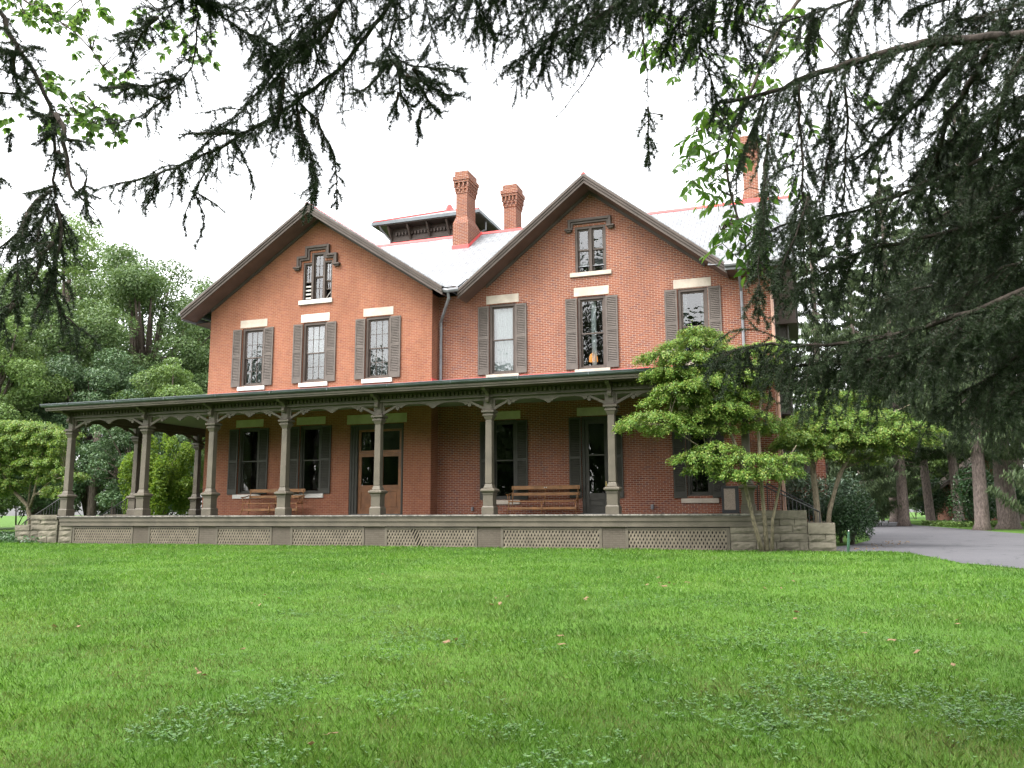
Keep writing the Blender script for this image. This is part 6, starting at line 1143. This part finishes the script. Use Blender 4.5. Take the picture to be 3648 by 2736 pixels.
def lawn():
    rng = np.random.default_rng(5)
    n = 620000
    # density falls with distance so that near blades are fine and far ones merge
    r = 4.2+(43-4.2)*rng.random(n)**1.75; a = rng.uniform(-.42, 1.02, n)      # bearing left of the facade normal
    x = -r*np.sin(a); y = r*np.cos(a)
    k = (y > 3.0) & ~((y > 24.93) & (x < .8) & (x > -29.2)) & ~in_poly(x, y, DRIVE) & ~((x > .3) & (y > 25.1)) & ~((x < -27) & (y > 31))
    x, y, r = x[k], y[k], r[k]
    def nz(x, y, s, seed):
        q = np.random.default_rng(seed); v = 0
        for i in range(5):
            f = s*(1.7**i); an = q.random()*6.283; ph = q.random()*6.283; v = v+np.sin((x*math.cos(an)+y*math.sin(an))*f+ph+1.3*np.sin((y*math.cos(an)-x*math.sin(an))*f*.7+ph))/(1.3**i)
        return v/2.6
    big = nz(x, y, .8, 1); fine = nz(x, y, 3.2, 2)
    h = (.034+.012*big+.012*fine)*rng.uniform(.55, 1.5, len(x))*(1+.012*r); h = np.clip(h, .014, .14)
    w = .0032*np.clip(r/5.5, .8, 6)**.95*rng.uniform(.7, 1.4, len(x)); z = ground_z(y)
    ang = rng.random(len(x))*6.283; lean = rng.uniform(.1, 1.0, len(x))*h; dx, dy = np.cos(ang)*lean, np.sin(ang)*lean; sa = ang+1.57+rng.normal(size=len(x))*.5; sx, sy = np.cos(sa)*w/2, np.sin(sa)*w/2
    b0 = np.stack([x-sx, y-sy, z-.004], -1); b1 = np.stack([x+sx, y+sy, z-.004], -1)
    m0 = np.stack([x-sx*.75+dx*.35, y-sy*.75+dy*.35, z+h*.6], -1); m1 = np.stack([x+sx*.75+dx*.35, y+sy*.75+dy*.35, z+h*.6], -1); tp = np.stack([x+dx, y+dy, z+h*.98], -1)
    V = np.stack([b0, b1, m1, tp, m0], 1).reshape(-1, 3); F = np.arange(len(x)*5).reshape(-1, 5)
    m, nn, l = _new('grass blades'); co = _obj(nn); g = nn.new("ShaderNodeNewGeometry")
    cr = nn.new("ShaderNodeValToRGB"); l.new(g.outputs['Random Per Island'], cr.inputs[0]); e = cr.color_ramp.elements
    e[0].color = (.07, .165, .014, 1); e[1].color = (.25, .31, .10, 1)
    for ps, c in ((.45, (.105, .228, .02)), (.82, (.145, .285, .03)), (.93, (.20, .32, .06))): q = e.new(ps); q.color = (*c, 1)
    f = _ramp(nn, l, _noise(nn, l, co, .42, 6, .68), .38, .62)
    col = _mixc(nn, l, f, _mixc(nn, l, .6, cr.outputs[0], (.038, .115, .013)), cr.outputs[0])
    f2 = _ramp(nn, l, _noise(nn, l, co, .23, 5, .7), .52, .72); col = _mixc(nn, l, f2, col, _mixc(nn, l, .55, cr.outputs[0], (.22, .26, .085)))
    # drier, stubbly zone on the shaded near right of the lawn
    sp = nn.new("ShaderNodeSeparateXYZ"); l.new(co, sp.inputs[0])
    dr = _ramp(nn, l, _noise(nn, l, co, .9, 6, .75), .44, .62)
    yy = nn.new("ShaderNodeMapRange"); yy.inputs[1].default_value = 14; yy.inputs[2].default_value = 6; l.new(sp.outputs[1], yy.inputs[0])
    mm = nn.new("ShaderNodeMath"); mm.operation = 'MULTIPLY'; l.new(dr, mm.inputs[0]); l.new(yy.outputs[0], mm.inputs[1])
    m2 = nn.new("ShaderNodeMath"); m2.operation = 'MULTIPLY'; l.new(mm.outputs[0], m2.inputs[0]); l.new(_ramp(nn, l, _noise(nn, l, co, 40, 2), .45, .6), m2.inputs[1])
    col = _mixc(nn, l, m2.outputs[0], col, (.17, .145, .06))
    p = nn.new("ShaderNodeBsdfPrincipled"); l.new(col, p.inputs['Base Color']); p.inputs['Roughness'].default_value = .45; p.inputs['Specular IOR Level'].default_value = .35
    tr = nn.new("ShaderNodeBsdfTranslucent"); l.new(col, tr.inputs[0]); mx = nn.new("ShaderNodeMixShader"); mx.inputs[0].default_value = .45; l.new(p.outputs[0], mx.inputs[1]); l.new(tr.outputs[0], mx.inputs[2]); _out(nn, l, mx.outputs[0])
    tag(arr_mesh('grass', V, F, m), 'mown green lawn grass', kind='stuff')
    # clover and plantain rosettes in patches
    n = 30000; r = 4.2+12*rng.random(n)**1.3; a = rng.uniform(-.42, .75, n); x = -r*np.sin(a); y = r*np.cos(a)
    k = (nz(x, y, 1.3, 3)+.25*rng.normal(size=n) > .1+.8*np.clip(a-.1, 0, 1)+.03*(r-5)) & ~in_poly(x, y, DRIVE); x, y = x[k], y[k]
    q = 5; X = np.repeat(x, q); Y = np.repeat(y, q); an = np.tile(np.arange(q)*1.257, len(x))+np.repeat(rng.random(len(x))*6.283, q); sz = np.repeat(rng.uniform(.014, .034, len(x)), q)
    C_ = np.stack([X+np.cos(an)*sz*.5, Y+np.sin(an)*sz*.5, ground_z(Y)+.028+.02*rng.random(len(X))], -1); D = np.stack([np.cos(an), np.sin(an), .25+0*an], -1); N = np.stack([rng.normal(size=len(X))*.25, rng.normal(size=len(X))*.25, np.ones(len(X))], -1)
    V, F = leaf_arrays(C_, D, N, sz, sz*.7, .1); tag(arr_mesh('clover', V, F, M['weed']), 'clover and broad weeds in the lawn', kind='stuff')
lawn()
def fallen_leaves():
    rng = np.random.default_rng(9)
    me = None
    def leafmesh():
        b = MB(); b.add([(-.06, 0, .01), (-.03, .032, .03), (.02, .03, .022), (.065, .004, .035), (.02, -.034, .018), (-.03, -.03, .028), (-.11, .004, .02), (-.06, .002, .014)], [(0, 5, 4, 3, 2, 1), (6, 7, 0)])
        return b
    proto = leafmesh().build('fallen_leaf', M['straw']); proto['category'] = 'leaf'
    pts = []
    for a, r in [(.62, 13.5), (.60, 14.2), (.18, 15.0), (.165, 15.2), (.15, 15.1), (.135, 15.3), (.02, 15.8), (.05, 14.6), (.36, 12.6), (.35, 12.7), (.68, 8.6), (.675, 8.5), (.40, 9.8), (-.05, 10.6), (-.1, 9.6), (.28, 9.9), (.9, 6.6), (.91, 6.7), (.56, 5.9), (.25, 13.2), (.02, 11.5), (-.14, 12.0), (.8, 12.4), (.5, 16.5)]:
        pts.append((-r*math.sin(a), r*math.cos(a)))
    for i, (x, y) in enumerate(pts+[(p[0]+rng.normal()*.3, p[1]+rng.normal()*.5) for p in pts]):
        o = proto if i == 0 else proto.copy()
        if i: COL.objects.link(o)
        o.location = (x, y, float(ground_z(y))+.035); o.rotation_euler = (rng.normal()*.3, rng.normal()*.3, rng.random()*6.28); s = rng.uniform(.5, .95); o.scale = (s, s, s)
        tag(o, 'dry brown leaf lying on the lawn', 'leaf', 'fallen leaves scattered on the lawn')
fallen_leaves()
